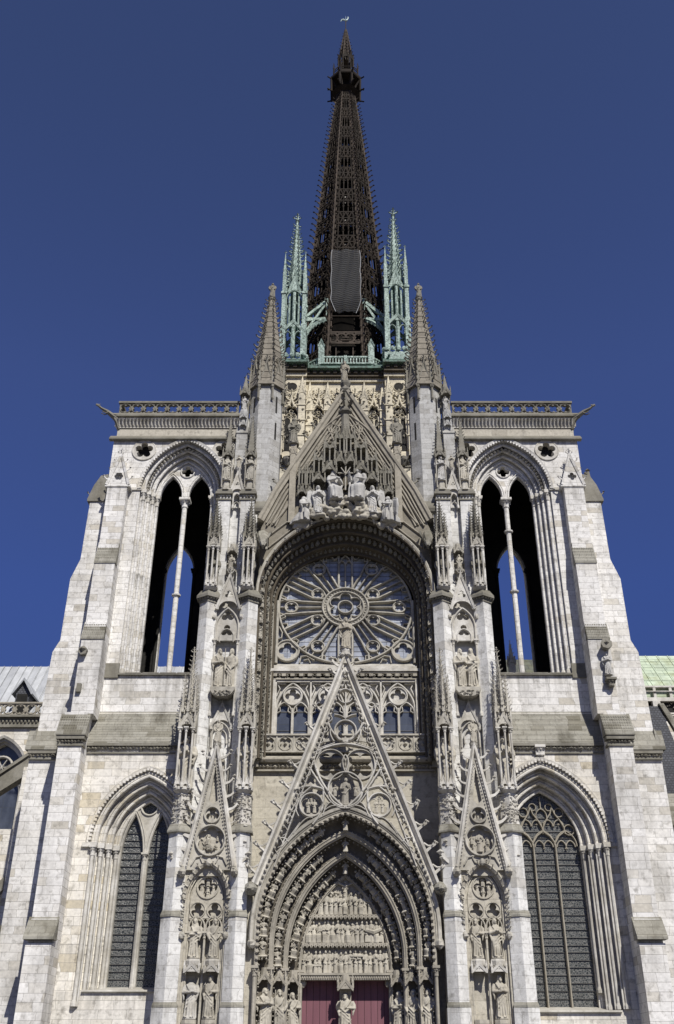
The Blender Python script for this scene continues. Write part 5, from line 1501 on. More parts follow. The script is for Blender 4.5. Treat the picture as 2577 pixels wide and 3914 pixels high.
for sg in (-1,1):
    figure(f, T(sg*.68,-2.4,17.3)@Matrix.Diagonal((.8,.7,.75,1)), 302+sg, 1)
    for q in (-.28,.12): figure(f, T(sg*2.2+q+.08,-2.4,16.25)@Matrix.Diagonal((.8,.7,.85,1)), 305+sg+int(q*10))
    figure(f, T(sg*2.2,-2.4,16.8)@Matrix.Diagonal((.6,.6,.5,1)), 309+sg)
build('relief', f, M['statue'], pg)
for sg in (-1,1):
    f = MB(); f.ball((sg*5.85,-2.75,11.6),(.4,.55,.38),7,6,.15); f.octa((sg*5.9,-3.3,11.5),(.2,.22,.2)); build('beast_head', f, M['slope'], pg)
# ---- upper gable
gw = MB(); q_ = vpath(0,.12)[1:-1]
poly = [(-6.55,32.6),(-6.55,38.2),(-5.35,41.6),(0,51.4),(5.35,41.6),(6.55,38.2),(6.55,32.6)]+list(reversed(q_))
holes = [circ(sg*.95,47.55,.36,16) for sg in (-1,1)]+[circ(0,48.9,.3,14)]+[foil(3,sg*1.85,45.6,.34,PI/2) for sg in (-1,1)]+[foil(3,sg*2.75,43.9,.36,PI/2) for sg in (-1,1)]
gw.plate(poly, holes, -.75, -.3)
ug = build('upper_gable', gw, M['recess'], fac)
g = MB()
g.sweep([(-6.6,38.9),(-5.45,41.55),(0,51.45),(5.45,41.55),(6.6,38.9)], [(-.3,-.7),(-.3,-.95),(-.1,-1.0),(.0,-1.12),(.2,-1.15),(.3,-1.0),(.3,-.2),(-.3,-.2)])
for a in (.5,.75,1.0,1.25): g.roll([(-6.6,38.9),(-5.45,41.55),(0,51.45),(5.45,41.55),(6.6,38.9)], -a, -.82, .075, 6)
build('coping', g, M['gable'], ug)
g = MB()
P1 = arch(0,4.25,41.0,8.2,None,16); P2 = arch(0,3.6,41.0,7.2,None,16)
g.bar(P1, .2, -.98, -.7); g.bar(P2, .12, -.92, -.7)
for sg in (-1,1):
    g.bar(curve((sg*5.6,38.6),(sg*4.6,39.8),(sg*3.9,41.6)), .16, -.95,-.7); g.bar(curve((sg*6.1,38.4),(sg*5.3,39.9),(sg*4.4,41.9)), .14, -.95,-.7)
    g.bar([(sg*3.2,39.0),(sg*5.9,36.5)], .14,-.9,-.7); g.bar([(sg*3.7,39.5),(sg*6.3,37.2)], .14,-.9,-.7)
    g.bar(circ(sg*.95,47.55,.45,18), .13, -.92,-.7, True); g.bar(circ(sg*2.75,43.9,.5,18), .11, -.9,-.7, True); g.bar(circ(sg*1.85,45.6,.46,16), .11,-.9,-.7,True)
    g.bar(curve((0,49.9),(sg*1.6,48.2),(sg*1.0,46.4)), .12,-.92,-.7); g.bar(curve((sg*1.1,46.6),(sg*2.6,46.2),(sg*3.2,43.6)), .1,-.9,-.7)
    g.bar(arcp(sg*1.3,45.2,1.0,10,170), .12,-.95,-.7)
build('tracery', g, M['gable'], ug)
g = MB()
for sg in (-1,1):
    for i in range(8): 
        z = 42.3+i*1.1; x = 5.35*(51.4-z)/9.8+.3; crocket(g,(sg*x,-.7,z),(sg*.94,0,.3),.62)
g.lathe(0,-.75,[(.38,46.2),(.36,49.0),(.6,49.2),(.62,49.35),(.3,49.5),(.26,50.5),(.3,51.2),(.5,51.5),(.48,51.7),(.3,51.8),(.46,52.2),(.46,52.4)],8,rot=PI/8)
for z in (49.8,50.7): 
    for a in range(6): crocket(g,(0,-.7,z),(math.cos(a*PI/3+.3),math.sin(a*PI/3+.3),.1),.75)
build('crockets', g, M['grey'], ug)
for sg in (-1,1):   # pinnacles on the gable shoulders, each with a figure
    q = MB(); pinnacle(q, sg*4.2, -.8, 38.6, 45.0, 45.7, .5, 3); q.box(sg*4.2-.25,sg*4.2+.25,-1.05,-.55,45.2,46.0)
    build('shoulder_pinnacle', q, M['gable'], ug)
    q = MB(); pierced_band(q, sg*5.35-.75 if sg > 0 else -6.1, sg*5.35+.75 if sg > 0 else -4.6, 40.0, 41.1, -.35, -.15, 2, .45); q.box(min(sg*4.6,sg*6.1),max(sg*4.6,sg*6.1),-.42,-.1,41.1,41.2)
    build('balustrade', q, M['gable'], ug)
# clustered canopies over the sculpture group
CN = [(0,-1.35,43.5,47.4,1.75),(-1.25,-1.3,42.7,46.3,1.1),(1.25,-1.3,42.7,46.3,1.1),(-2.1,-1.25,41.9,45.0,1.0),(2.1,-1.25,41.9,45.0,1.0),(-3.1,-1.2,40.9,43.9,1.25),(3.1,-1.2,40.9,43.9,1.25)]
for x,y,z0,z1,w in CN:
    q = MB(); h = w/2
    k2 = 2 if w > 1.2 else 1
    for i in range(k2):
        xx = x+(i-.5)*h*(k2-1)*1.0; ww = w/k2*1.02
        canopy(q, xx, y, z0, z0+(z1-z0)*.36, ww, tall=False)
        for gx_ in (-1,1):
            for gy in (-1,1): q.box(xx+gx_*ww*.38-.06,xx+gx_*ww*.38+.06,y+gy*ww*.38-.06,y+gy*ww*.38+.06,z0+(z1-z0)*.28,z0+(z1-z0)*.72)
        q.box(xx-.05,xx+.05,y-ww*.44,y-ww*.36,z0+(z1-z0)*.3,z0+(z1-z0)*.7)
        for gx_ in (-.22,.22): gablet(q, xx+gx_*ww, y-ww*.45, z0+(z1-z0)*.62, z0+(z1-z0)*.8, ww*.46, t=.08, ck=.1, nck=2, open_=False)
        q.box(xx-ww*.45,xx+ww*.45,y-ww*.42,y+ww*.42,z0+(z1-z0)*.68,z0+(z1-z0)*.74)
        for gx_ in (-.34,.34): spirelet(q, xx+gx_*ww, y-ww*.3, z0+(z1-z0)*.72, z1, ww*.13, 4, nck=5, ck=.12)
    build('canopy', q, M['grey'], ug)
q = MB(); q.box(-1.3,1.3,-.95,-.7,41.6,44.6); q.box(-3.6,-2.6,-.95,-.72,39.6,41.4); q.box(2.6,3.6,-.95,-.72,39.6,41.4); build('canopy_shade', q, M['shade_dark'], ug)  # dark slabs behind the group carry the canopy shade in their colour
q = MB()
for i in range(120):
    u = rnd.uniform(-1,1); x = 2.6*u; zt = 38.95+1.15*max(0,1-abs(u)*.9)
    q.ball((x,-1.5+rnd.uniform(-.25,.2),rnd.uniform(38.7,zt+.45)),(rnd.uniform(.2,.42),.3,rnd.uniform(.14,.26)),6,4,.2)
for sg in (-1,1):
    for i in range(14): q.ball((sg*rnd.uniform(2.6,3.9),-1.15,rnd.uniform(38.1,38.7)),(.3,.3,.22),6,4,.2)
me = remesh(q, .07, 'rock'); o = bpy.data.objects.new('rocky_base', me); C.objects.link(o); me.materials.append(M['niche']); o.parent = ug; 
# gargoyles squatting beside the arch
for sg in (-1,1):
    q = MB(); beast(q, (sg*6.35,-1.1,37.3), (sg*-.1,-.75,-.9), 1.9, .42); build('gargoyle', q, M['slope'], fac)
# roof behind the gable
q = MB(); q.prism([(-6.5,38.5),(6.5,38.5),(6.5,39.9),(0,45.5),(-6.5,39.9)], .9, 22); build('transept_roof', q, M['slate'], fac)
q = MB(); q.box(-6.6,6.6,1.7,2.2,36.5,39.9); build('gable_back_wall', q, M['carved'], fac)

# ================================================================ crossing tower behind the gable
ct = thing('crossing_tower', 'cream stone crossing tower with crocketed ogee windows and green copper balustrade, rising behind the gable', 'crossing tower', (0,27,36))
w = MB(); w.box(-7.2,7.2,20.4,34,30,70.2); w.box(-7.3,-4.4,19.4,22,40,70.4); w.box(4.4,7.3,19.4,22,40,70.4)
build('wall', w, M['cream'], ct)
w = MB()
for z in (57.5,): w.box(-7.4,7.4,19.2,20.6,z,z+.35); w.box(-7.35,7.35,19.3,20.6,z-.6,z-.4); leafrow(w,-7.3,7.3,19.3,z-.2,.17,.4)
build('string_course', w, M['grey'], ct)
def ogee(cx, z0, z1, w_, y):
    """traceried window under a crocketed ogee hood: stone mesh and dark opening"""
    s_ = MB(); d = MB(); h = w_/2
    zs = z0+(z1-z0)*.62
    og = [(cx-h,z0),(cx-h,zs)]+curve((cx-h,zs),(cx-h*.95,zs+(z1-zs)*.38),(cx-h*.35,zs+(z1-zs)*.52),6)+curve((cx-h*.35,zs+(z1-zs)*.52),(cx-h*.08,zs+(z1-zs)*.7),(cx,z1),6)
    ro = [(2*cx-x,z) for x,z in reversed(og)]
    s_.bar(og+ro[1:], .24, y-.42, y+.1)
    ins = [(cx-h*.86,z0),(cx-h*.86,zs)]+[(cx+(x-cx)*.86,z-.16) for x,z in og[3:]]
    ir = [(2*cx-x,z) for x,z in reversed(ins)]
    d.plate(ins+ir[1:], [], y-.03, y+.02)
    for x,z in og[3::2]:
        for g in (-1,1): crocket(s_, (cx+g*abs(x-cx)+g*.1, y-.25, z), (g*.9,-.3,.3), .6)
    finial(s_, cx, y-.3, z1-.05, .95)
    s_.bar([(cx,z0),(cx,zs)], .12, y-.14, y)
    for g in (-1,1):
        s_.bar(arch(cx+g*h*.43,h*.38,zs-.5,h*.5,z0,6), .09, y-.12, y)
        s_.bar(circ(cx+g*h*.3,zs+.25,h*.26,12), .08, y-.12, y, True)
        for q in range(5): bud(s_, (cx+g*rnd.uniform(0,h*.8), y-.06, zs+rnd.uniform(-.4,.9)), .1)
    s_.bar(circ(cx,zs+.75,h*.24,12), .08, y-.12, y, True)
    return s_, d
xs = [-3.95,-1.97,.05,2.1,4.15]
for a, b in zip(xs, xs[1:]):
    s_, d = ogee((a+b)/2, 59.0, 66.9, b-a-.55, 20.35)
    o = build('window', s_, M['cream'], ct); build('opening', d, M['dark'], o)
for cx in (-5.9,5.9):
    s_, d = ogee(cx, 59.0, 66.0, 1.75, 19.38)
    o = build('window', s_, M['cream'], ct); build('opening', d, M['dark'], o)
    q = MB(); q.plate(circ(cx,67.5,.55,18), [], 19.36, 19.39); build('round_opening', q, M['dark'], ct)
    q = MB(); q.bar(circ(cx,67.5,.58,20), .1, 19.3, 19.4, True); build('oculus_rim', q, M['cream'], ct)
for x in xs+[-7.1,-4.75,4.75,7.1]:
    y = 20.2 if abs(x) < 4.4 else 19.2
    q = MB(); pinnacle(q, x, y-.15, 58, 66.2, 68.7, .72, 4, gab=True)
    for z in (60.5,62.5,64.5): q.box(x-.43,x+.43,y-.6,y+.3,z,z+.15); crocket(q,(x-.35,y-.4,z),(-.8,-.5,.2),.5); crocket(q,(x+.35,y-.4,z),(.8,-.5,.2),.5)
    for i in range(10): bud(q,(x+rnd.uniform(-.4,.4),y-.55,rnd.uniform(59,66)),rnd.uniform(.1,.17))
    build('pinnacle_shaft', q, M['cream'], ct)
q = MB()
for i in range(150):
    g = rnd.choice((-1,1)); x = g*rnd.uniform(4.6,7.2); q.octa((x,19.25,rnd.uniform(60,66.5)),(rnd.uniform(.08,.2),.15,rnd.uniform(.08,.25)))
    x = rnd.uniform(-3.9,4.1); z = rnd.uniform(60.5,65.5); q.octa((x,20.28,z),(rnd.uniform(.05,.12),.1,rnd.uniform(.06,.16)))
build('leaf_carving', q, M['carved'], ct)
for g in (-1,1):
    q = MB(); q.lathe(g*6.1,19.2,[(.2,57.0),(.55,57.6),(.6,57.9)],8); 
    for i in range(10): bud(q,(g*6.1+.5*math.cos(i),19.2+.4*math.sin(i),57.5),.17)
    build('corbel', q, M['grey'], ct)
q = MB()
for x0,x1,y in ((-4.4,4.4,20.15),(-7.45,-4.3,19.1),(4.3,7.45,19.1)):
    n_ = int((x1-x0)/.28)
    for i in range(n_):
        x = x0+(x1-x0)*(i+.5)/n_; q.add([(x-.13,y,69.0),(x+.13,y,69.0),(x+.13,y+.3,69.0),(x-.13,y+.3,69.0),(x,y,69.35),(x,y+.3,69.35)],[(0,1,4),(3,5,2),(0,4,5,3),(1,2,5,4)])
    q.box(x0,x1,y+.1,y+.3,68.9,69.4); q.box(x0,x1,y-.02,y+.3,68.85,68.98)
build('zigzag_band', q, M['cream'], ct)
q = MB()
for x0,x1,y in ((-4.6,4.6,19.75),(-7.8,-4.3,18.65),(4.3,7.8,18.65)):
    q.box(x0,x1,y+.1,y+1.4,69.4,69.55); q.box(x0,x1,y+.25,y+1.4,69.55,70.15)
    n_ = int((x1-x0)/.75)
    for i in range(n_): 
        x = x0+(x1-x0)*(i+.5)/n_; q.box(x-.2,x+.2,y-.05,y+.6,69.75,70.1)
build('corbel_table', q, M['shade_dark'], ct)
q = MB()
for x0,x1,y in ((-4.7,4.7,19.5),(-7.9,-4.2,18.4),(4.2,7.9,18.4)):
    q.prism_x([(y+.1,70.15),(y-.15,70.2),(y-.15,70.4),(y+.15,70.5),(y+.1,70.7),(y+.35,70.85),(y+.35,71.0),(y+2.5,71.1),(y+2.5,70.15)],x0,x1)
q.box(-7.7,7.7,21,34.5,70.3,71.1)
build('copper_cornice', q, M['copper_dk'], ct)
q = MB()
def rail(p, qn):
    p = Vector(p); qn = Vector(qn); L = (qn-p).length; n_ = max(2,int(L/.33)); d = (qn-p)/n_
    ang = math.atan2(d.y,d.x)
    q.push(T(p.x,p.y,0)@RZ(ang)); q.box(0,L,-.12,.12,72.2,72.4); q.box(0,L,-.14,.14,71.15,71.4); q.box(0,L,-.5,.5,71.0,71.16)
    for i in range(n_+1): q.box(i*L/n_-.07,i*L/n_+.07,-.06,.06,71.4,72.2)
    q.pop()
rail((-2.75,20.1,0),(2.95,20.1,0)); rail((-4.6,21.6,0),(-2.75,20.1,0)); rail((2.95,20.1,0),(4.8,21.6,0))
for x in (-2.75,0,2.95):
    q.box(x-.16,x+.16,19.9,20.3,71.1,72.45)
for x in (-2.75,2.95): q.box(x-.34,x+.34,19.8,20.5,71.1,73.9); gablet(q,x,19.78,73.6,74.6,.75,t=.2,ck=.16,nck=2,open_=False)
build('balustrade', q, M['copper'], ct)
for g in (-1,1):
    q = MB(); beast(q,(g*4.5,19.4,70.9),(g*.35,-.9,.15),1.1,.22); build('gargoyle', q, M['copper_dk'], ct)

# ================================================================ cast-iron spire
sp = thing('iron_spire', 'tall dark brown openwork cast-iron spire with lantern gallery and weathercock', 'spire', (0,27,71))
SX, SY = .06, 27
RAD = [(71,5.75),(76,5.25),(90,4.5),(104,3.38),(115,2.5),(127.3,1.28)]
def srad(z):
    for (a,r0),(b,r1) in zip(RAD,RAD[1:]):
        if a <= z <= b: return (r0+(r1-r0)*(z-a)/(b-a))/math.cos(PI/8)*.985
    return RAD[-1][1]
def corner(k, z, e=0):
    a = PI/8+k*PI/4; r = srad(z)+e
    return Vector((SX+r*math.cos(a), SY+r*math.sin(a), z))
ZL = [71+i*2.35 for i in range(25)]
ZL = [z for z in ZL if z < 127.3]+[127.3]
rb = [MB() for _ in range(8)]
for k in range(8):
    a = PI/8+k*PI/4; d = Vector((math.cos(a),math.sin(a),0)); tg = Vector((-d.y,d.x,0))
    zz = [71,76,83,90,97,104,110,115,121,127.3]
    for off, rr_ in ((0,.2),(-.27,.12),(.27,.12)):
        rb[k].tube([corner(k,z)+tg*off*(.5+.5*srad(z)/5.5)-d*(.12 if off else 0) for z in zz], [rr_*(.45+.55*srad(z)/5.5) for z in zz], 5)
    z = 74.0
    while z < 127:
        p = corner(k,z); s = .5+.72*srad(z)/5.7
        rb[k].tube([p,p+d*.42*s,p+d*.72*s+Vector((0,0,.05))],[.11*s,.075*s,.06*s],4)
        rb[k].add([tuple(p-Vector((0,0,.75*s))),tuple(p),tuple(p+d*.5*s),tuple(p-Vector((0,0,.75*s))+tg*.05),tuple(p+tg*.05),tuple(p+d*.5*s+tg*.05)],[(0,1,2),(3,5,4),(0,2,5,3),(0,3,4,1),(1,4,5,2)])
        rb[k].octa(p+d*.8*s+Vector((0,0,.08)),(.17*s,.17*s,.2*s))
        for g in (-1,1): rb[k].octa(p+tg*g*.33*s+Vector((0,0,.3)),(.15*s,.15*s,.22*s))
        z += .62+.72*srad(z)/5.7
for k in range(8): build('rib', rb[k], M['iron_lt'] if k in (4,5,6,7) else M['iron'], sp)  # front ribs take the lit copy of the iron, rear ribs the shaded
def facebars(k):
    f = MB()
    for i, z in enumerate(ZL[:-1]):
        z1 = ZL[i+1]
        A0, B0, A1, B1 = corner(k,z), corner((k+1)%8,z), corner(k,z1), corner((k+1)%8,z1)
        if k == 5 and z < 82: continue
        sc_ = srad(z)/5.5
        t_ = .05+.07*sc_
        band = i % 2 == 1
        f.tube([A0,B0],[t_*1.3]*2,4)
        us = [.2,.4,.6,.8]
        for u in us: f.tube([A0.lerp(B0,u),A1.lerp(B1,u)],[t_*.8]*2,4)
        if band:
            f.tube([A0.lerp(A1,.5),B0.lerp(B1,.5)],[t_]*2,4)
            for u0,u1 in ((0,.25),(.25,.5),(.5,.75),(.75,1)):
                f.tube([A0.lerp(B0,u0),A1.lerp(B1,u1)],[t_]*2,4); f.tube([A0.lerp(B0,u1),A1.lerp(B1,u0)],[t_]*2,4)
            for u in (.1,.25,.37,.5,.63,.75,.9):
                for v in (.2,.75): f.octa(A0.lerp(B0,u).lerp(A1.lerp(B1,u),v), (t_*2.1,t_*2.1,t_*2.4))
        else:
            for u0,u1 in ((.2,.4),(.4,.6),(.6,.8),(0,.2),(.8,1)):
                m = (u0+u1)/2
                f.tube([A1.lerp(B1,u0).lerp(A0.lerp(B0,u0),.25), A1.lerp(B1,m).lerp(A0.lerp(B0,m),.04), A1.lerp(B1,u1).lerp(A0.lerp(B0,u1),.25)],[t_*.8]*3,4)
                if rnd.random()<.7: f.octa(A0.lerp(B0,m).lerp(A1.lerp(B1,m),.9),(t_*1.8,)*3)
                if rnd.random()<.5: f.octa(A0.lerp(B0,u1).lerp(A1.lerp(B1,u1),.45),(t_*1.7,)*3)
    return f
for k in range(8): build('openwork_panel', facebars(k), M['iron'], sp)
# inner framing keeps daylight from showing straight through
f = MB()
for k in range(8):
    a = PI/8+k*PI/4
    for z0,z1 in zip(ZL,ZL[1:]):
        def ic(kk,z): r = srad(z)*.72; b = PI/8+kk*PI/4; return Vector((SX+r*math.cos(b),SY+r*math.sin(b),z))
        f.tube([ic(k,z0),ic(k,z1)],[.14]*2,4); f.tube([ic(k,z0),ic(k+1,z1)],[.12]*2,4); f.tube([ic(k+1,z0),ic(k,z1)],[.12]*2,4); f.tube([ic(k,z1),ic(k+1,z1)],[.2]*2,4)
        for u in (.33,.66): f.tube([ic(k,z0).lerp(ic(k+1,z0),u),ic(k,z1).lerp(ic(k+1,z1),u)],[.16]*2,4)
build('inner_frame', f, M['iron_dk'], sp)
f = MB()
for z0,z1 in zip(ZL,ZL[1:]):
    r = .55*srad(z0)*.42+.2
    f.lathe(SX,SY+.3,[(r*.5,z0),(r*.5,z1)],8)
build('stair_shaft', f, M['iron_dk'], sp)
f = MB(); z = 84; k = 0
while z < 122:
    r = .16+.3*srad(z)/5; a = k*.62; 
    y = SY-srad(z)*.55
    if (k//3) % 2 == 0: f.box(SX+(-.62+.62*((k*7)%3))*srad(z)/5-.14, SX+(-.62+.62*((k*7)%3))*srad(z)/5+.14, y, y+.1, z, z+1.3)
    z += .75; k += 1
for z in (94.5,90.8):
    for x in (-.75,-.3,.3,.75): f.box(SX+x-.14,SX+x+.14,SY-2.6,SY-2.5,z-1.4,z+.6)
build('stair_sheeting', f, M['steel'], sp)
# bottom of the front face: pierced band, dark chamber
f = MB(); yb = SY-5.15
pierced_band(f, -1.95, 2.05, 75.8, 77.7, yb, yb+.15, 4, .6)
build('quatrefoil_band', f, M['iron_lt'], sp)
f = MB(); f.lathe(SX,SY,[(4.6,71.1),(4.3,76),(4.0,80),(3.7,84),(3.0,92)],8,rot=PI/8)
build('inner_drum', f, M['iron_dk'], sp)
f = MB()
for x in (-1.1,.9): f.box(x-.06,x+.06,yb+.3,yb+.5,71.2,75.8)
f.box(-1.9,2.0,yb+.2,yb+.35,80.2,80.32); f.tube([(-1.9,yb+.3,80.3),(-1.4,yb+.3,81.3),(0,yb+.3,81.7),(1.5,yb+.3,81.3),(2.0,yb+.3,80.3)],[.1]*5,5)
f.box(-.35,.45,yb-.12,yb,76.6,76.75); f.box(-.35,.45,yb-.12,yb,76.2,76.32)
build('platform', f, M['iron_lt'], sp)
# lantern gallery
f = MB()
f.lathe(SX,SY,[(1.35,126.6),(1.5,127.3),(2.0,127.6),(2.2,127.75),(2.0,127.8),(1.75,128.0)],8,rot=PI/8)
f.lathe(SX,SY,[(2.35,130.3),(2.45,130.5),(2.45,130.9),(2.2,131.1)],8,rot=PI/8)
for k in range(8):
    a = PI/8+k*PI/4; d = Vector((math.cos(a),math.sin(a),0)); p = Vector((SX,SY,0))
    f.tube([p+d*2.3+Vector((0,0,127.7)),p+d*2.35+Vector((0,0,130.4))],[.16]*2,5)
    f.tube([p+d*1.2+Vector((0,0,127.6)),p+d*1.6+Vector((0,0,129.2)),p+d*2.2+Vector((0,0,130.3))],[.15]*3,5)
    for z in (127.8,130.55): f.tube([p+d*2.2+Vector((0,0,z)),p+d*2.75+Vector((0,0,z+.12)),p+d*2.95+Vector((0,0,z+.2))],[.16,.1,.12],5)
    b = p+d*1.2; e = p+d*1.95
    f.tube([e+Vector((0,0,131)),e+Vector((0,0,133.3))],[.12]*2,5); spirelet(f,e.x,e.y,133.2,134.6,.15,4,nck=3,ck=.12,fin=False)
    f.tube([e+Vector((0,0,132.6)),p+d*1.5+Vector((0,0,133.6)),p+d*1.1+Vector((0,0,133.9))],[.09]*3,4)
    f.tube([b+Vector((0,0,131)),b+Vector((0,0,136))],[.14]*2,5)
    a2 = a+PI/8; q2 = p+Vector((math.cos(a2),math.sin(a2),0))*1.12
    f.push(T(SX,SY,0)@RZ(a2+PI/2)); gablet(f,0,-1.15,135.4,137.2,.9,t=.1,ck=.16,nck=2,open_=False); f.pop()
    for z in (131.7,132.2): f.tube([p+d*1.95+Vector((0,0,z)),p+Vector((math.cos(a+PI/4),math.sin(a+PI/4),0))*1.95+Vector((0,0,z))],[.06]*2,4)
la = build('lantern', f, M['iron'], sp)
f = MB(); f.lathe(SX,SY,[(2.1,130.45),(2.1,130.6)],8,rot=PI/8); f.lathe(SX,SY,[(1.05,127.5),(1.0,133)],8,rot=PI/8); build('lantern_floor', f, M['iron_dk'], la)
f = MB()
for k in range(8):
    a = PI/8+k*PI/4; d = Vector((math.cos(a),math.sin(a),0)); p = Vector((SX,SY,0))
    f.tube([p+d*1.12+Vector((0,0,135.6)),p+d*.16+Vector((0,0,143.8))],[.13,.07],5)
    for i in range(9):
        t_ = i/9; crocket(f,tuple(p+d*(1.12-.94*t_)+Vector((0,0,135.9+7.6*t_))),d,.34-.16*t_)
    d2 = Vector((math.cos(a+PI/4),math.sin(a+PI/4),0))
    for i in range(8):
        z = 136.2+i*.95; r = 1.12-.96*(z-135.6)/8.2
        f.tube([p+d*r+Vector((0,0,z)),p+d2*r+Vector((0,0,z))],[.07]*2,4)
        f.tube([p+d*r+Vector((0,0,z)),p+d2*(r-.1)+Vector((0,0,z+.95))],[.05]*2,4)
f.cone(SX,SY,135.6,143.6,.5,.08,8)
f.lathe(SX,SY,[(.16,143.6),(.2,143.8),(.07,144.2),(.06,146.2)],6)
build('spirelet', f, M['iron_lt'], la)
f = MB()
f.tube([(SX-.1,SY,146.2),(SX+.05,SY,146.3),(SX+.25,SY,146.5)],[.12,.22,.12],6)
f.tube([(SX-.05,SY,146.3),(SX-.35,SY,146.55),(SX-.62,SY,146.45),(SX-.8,SY,146.05)],[.12,.16,.13,.05],5)
f.tube([(SX+.2,SY,146.45),(SX+.35,SY,146.8),(SX+.36,SY,147.1)],[.12,.1,.1],5); f.octa((SX+.48,SY,147.05),(.14,.04,.05)); f.octa((SX+.34,SY,147.25),(.08,.03,.12))
f.tube([(SX,SY,146.1),(SX,SY,147.4)],[.035,.02],4)
build('weathercock', f, M['gilt'], sp)

# scaffold netting hung on the front face of the spire
nm = MB(); rows_ = 26; cols = 12; vs = []
for j in range(rows_+1):
    z = 91.0-10.8*j/rows_
    half = 1.72 if j < rows_*.8 else 1.72-.5*((j/rows_-.8)/.2)
    sag = .12*abs(math.sin(j/rows_*PI*3.0))
    for i in range(cols+1):
        u = i/cols*2-1
        x = SX+u*(half+(.0 if abs(u) < .99 else sag)); y = SY-srad(z)*math.cos(PI/8)-.75-.12*math.cos(u*PI*2.5+j*.3)-.1*sag
        vs.append((x,y,z+.1*math.sin(u*4+1)))
nm.add(vs,[(j*(cols+1)+i,j*(cols+1)+i+1,(j+1)*(cols+1)+i+1,(j+1)*(cols+1)+i) for j in range(rows_) for i in range(cols)])
net = build('safety_net', nm, M['net']); tag(net, 'grey translucent scaffold netting hung on the front of the iron spire', 'netting'); net.data.shade_smooth()
nm = MB()
for i in (0,cols): nm.tube([Vector(vs[j*(cols+1)+i]) for j in range(rows_+1)],[.03]*(rows_+1),4)
hem = build('hem_rope', nm, M['lead'], net)

# ================================================================ verdigris corner pinnacles
for s in (-1,1):
    bz = 0 if s < 0 else 1.0
    root = thing('corner_pinnacle', 'left green copper corner pinnacle strutted to the iron spire' if s < 0 else 'right green copper corner pinnacle, slightly taller, strutted to the iron spire', 'pinnacle', (s*6.05,21,71), 'green pinnacles at the spire foot')
    cx, cy = s*6.05, 21.0
    q = MB(); q.box(cx-1.6,cx+1.6,cy-1.6,cy+1.6,71.0,71.6+bz)
    for gx in (-1,1):
        for gy in (-1,1): q.box(cx+gx*1.2-.3,cx+gx*1.2+.3,cy+gy*1.2-.3,cy+gy*1.2+.3,71.6+bz,76.8+bz)
    for a in range(4):
        q.push(T(cx,cy,0)@RZ(a*PI/2))
        for i in range(5): q.ball((-1.3+.65*i,-1.65,72.0+bz),(.3,.25,.35),5,4,.25)
        q.tube([(0,-1.35,71.6+bz),(0,-1.35,76.2+bz)],.2,8)
        for x in (-.62,.62): q.bar(arch(x,.45,75.0+bz,.8,72.4+bz,6), .14, -1.42,-1.2)
        gablet(q,0,-1.45,76.0+bz,77.2+bz,2.0,t=.2,ck=.18,nck=2,open_=False)
        q.pop()
    build('lower_tier', q, M['copper'], root)
    q = MB()
    for gx in (-1,1):
        for gy in (-1,1):
            x, y = cx+gx*1.22, cy+gy*1.22
            spirelet(q,x,y,76.6+bz,79+bz,.36,4,nck=5,ck=.2)
            q.box(x-.22,x+.22,y-.22,y+.22,77+bz,81.6+bz); q.box(x-.32,x+.32,y-.32,y+.32,81.5+bz,81.8+bz)
            q.box(x-.2,x+.2,y-.2,y+.2,81.8+bz,84.6+bz); spirelet(q,x,y,84.5+bz,88.3+bz,.28,4,nck=7,ck=.2)
    for a in range(4):
        q.push(T(cx,cy,0)@RZ(a*PI/2))
        q.tube([(0,-1.0,77+bz),(0,-1.0,82+bz)],.2,8); q.tube([(-.55,-1.0,77+bz),(-.55,-1.0,81.4+bz)],.12,6); q.tube([(.55,-1.0,77+bz),(.55,-1.0,81.4+bz)],.12,6)
        q.bar(arch(0,.95,81+bz,1.4,78+bz,6), .16,-1.1,-.9); gablet(q,0,-1.05,82.0+bz,84.6+bz,1.5,t=.14,ck=.22,nck=3,open_=False)
        gablet(q,0,-.85,84.2+bz,86.2+bz,.9,t=.12,ck=.2,nck=3,open_=False)
        q.pop()
    build('upper_tier', q, M['copper'], root)
    q = MB(); q.lathe(cx,cy,[(.55,76.5+bz),(.5,84+bz)],8)
    build('core', q, M['copper_dk'], root)
    q = MB(); q.cone(cx,cy,83.6+bz,95+bz,.95,.12,8)
    for a in range(8):
        d = Vector((math.cos(PI/8+a*PI/4),math.sin(PI/8+a*PI/4),0))
        for i in range(13):
            t_ = (i+.5)/13.5; r = .95*(1-t_)+.12*t_
            crocket(q,(cx+d.x*r,cy+d.y*r,84+bz+11*t_),d,.58-.26*t_)
    q.lathe(cx,cy,[(.14,94.9+bz),(.3,95.1+bz),(.16,95.3+bz)],6); finial(q,cx,cy,95.1+bz,1.2)
    build('spire', q, M['copper'], root)
    q = MB()     # strut to the iron spire, an X-braced half arch
    x0, x1 = s*4.85, s*2.2
    def st(a,b,r=.19): q.tube([(a[0],22.0,a[1]),(b[0],22.4,b[1])],[r,r],4)
    st((x0,79.8),(x1,82.9),.26); st((x1,82.9),(x1,79.9)); st((x0,79.8),(x1,79.9)); st((x0,77.4),(x1,82.7)); st((x0,79.4),(x1,80.2)); st((x0,77.3),(x0,80))
    pts = curve((x0,76.6),(x0*.92,79.0),(x1,79.7),8)
    q.tube([(x,22.1,z) for x,z in pts],[.27]*9,5)
    for x,z in pts: q.octa((x+s*-.12,22.0,z-.25),(.12,.12,.2))
    for i in range(5): crocket(q,(x0+(x1-x0)*(i+.5)/5,22.2,79.9+3.1*(i+.5)/5),(0,-.3,1),.32)
    build('strut', q, M['copper'], root)

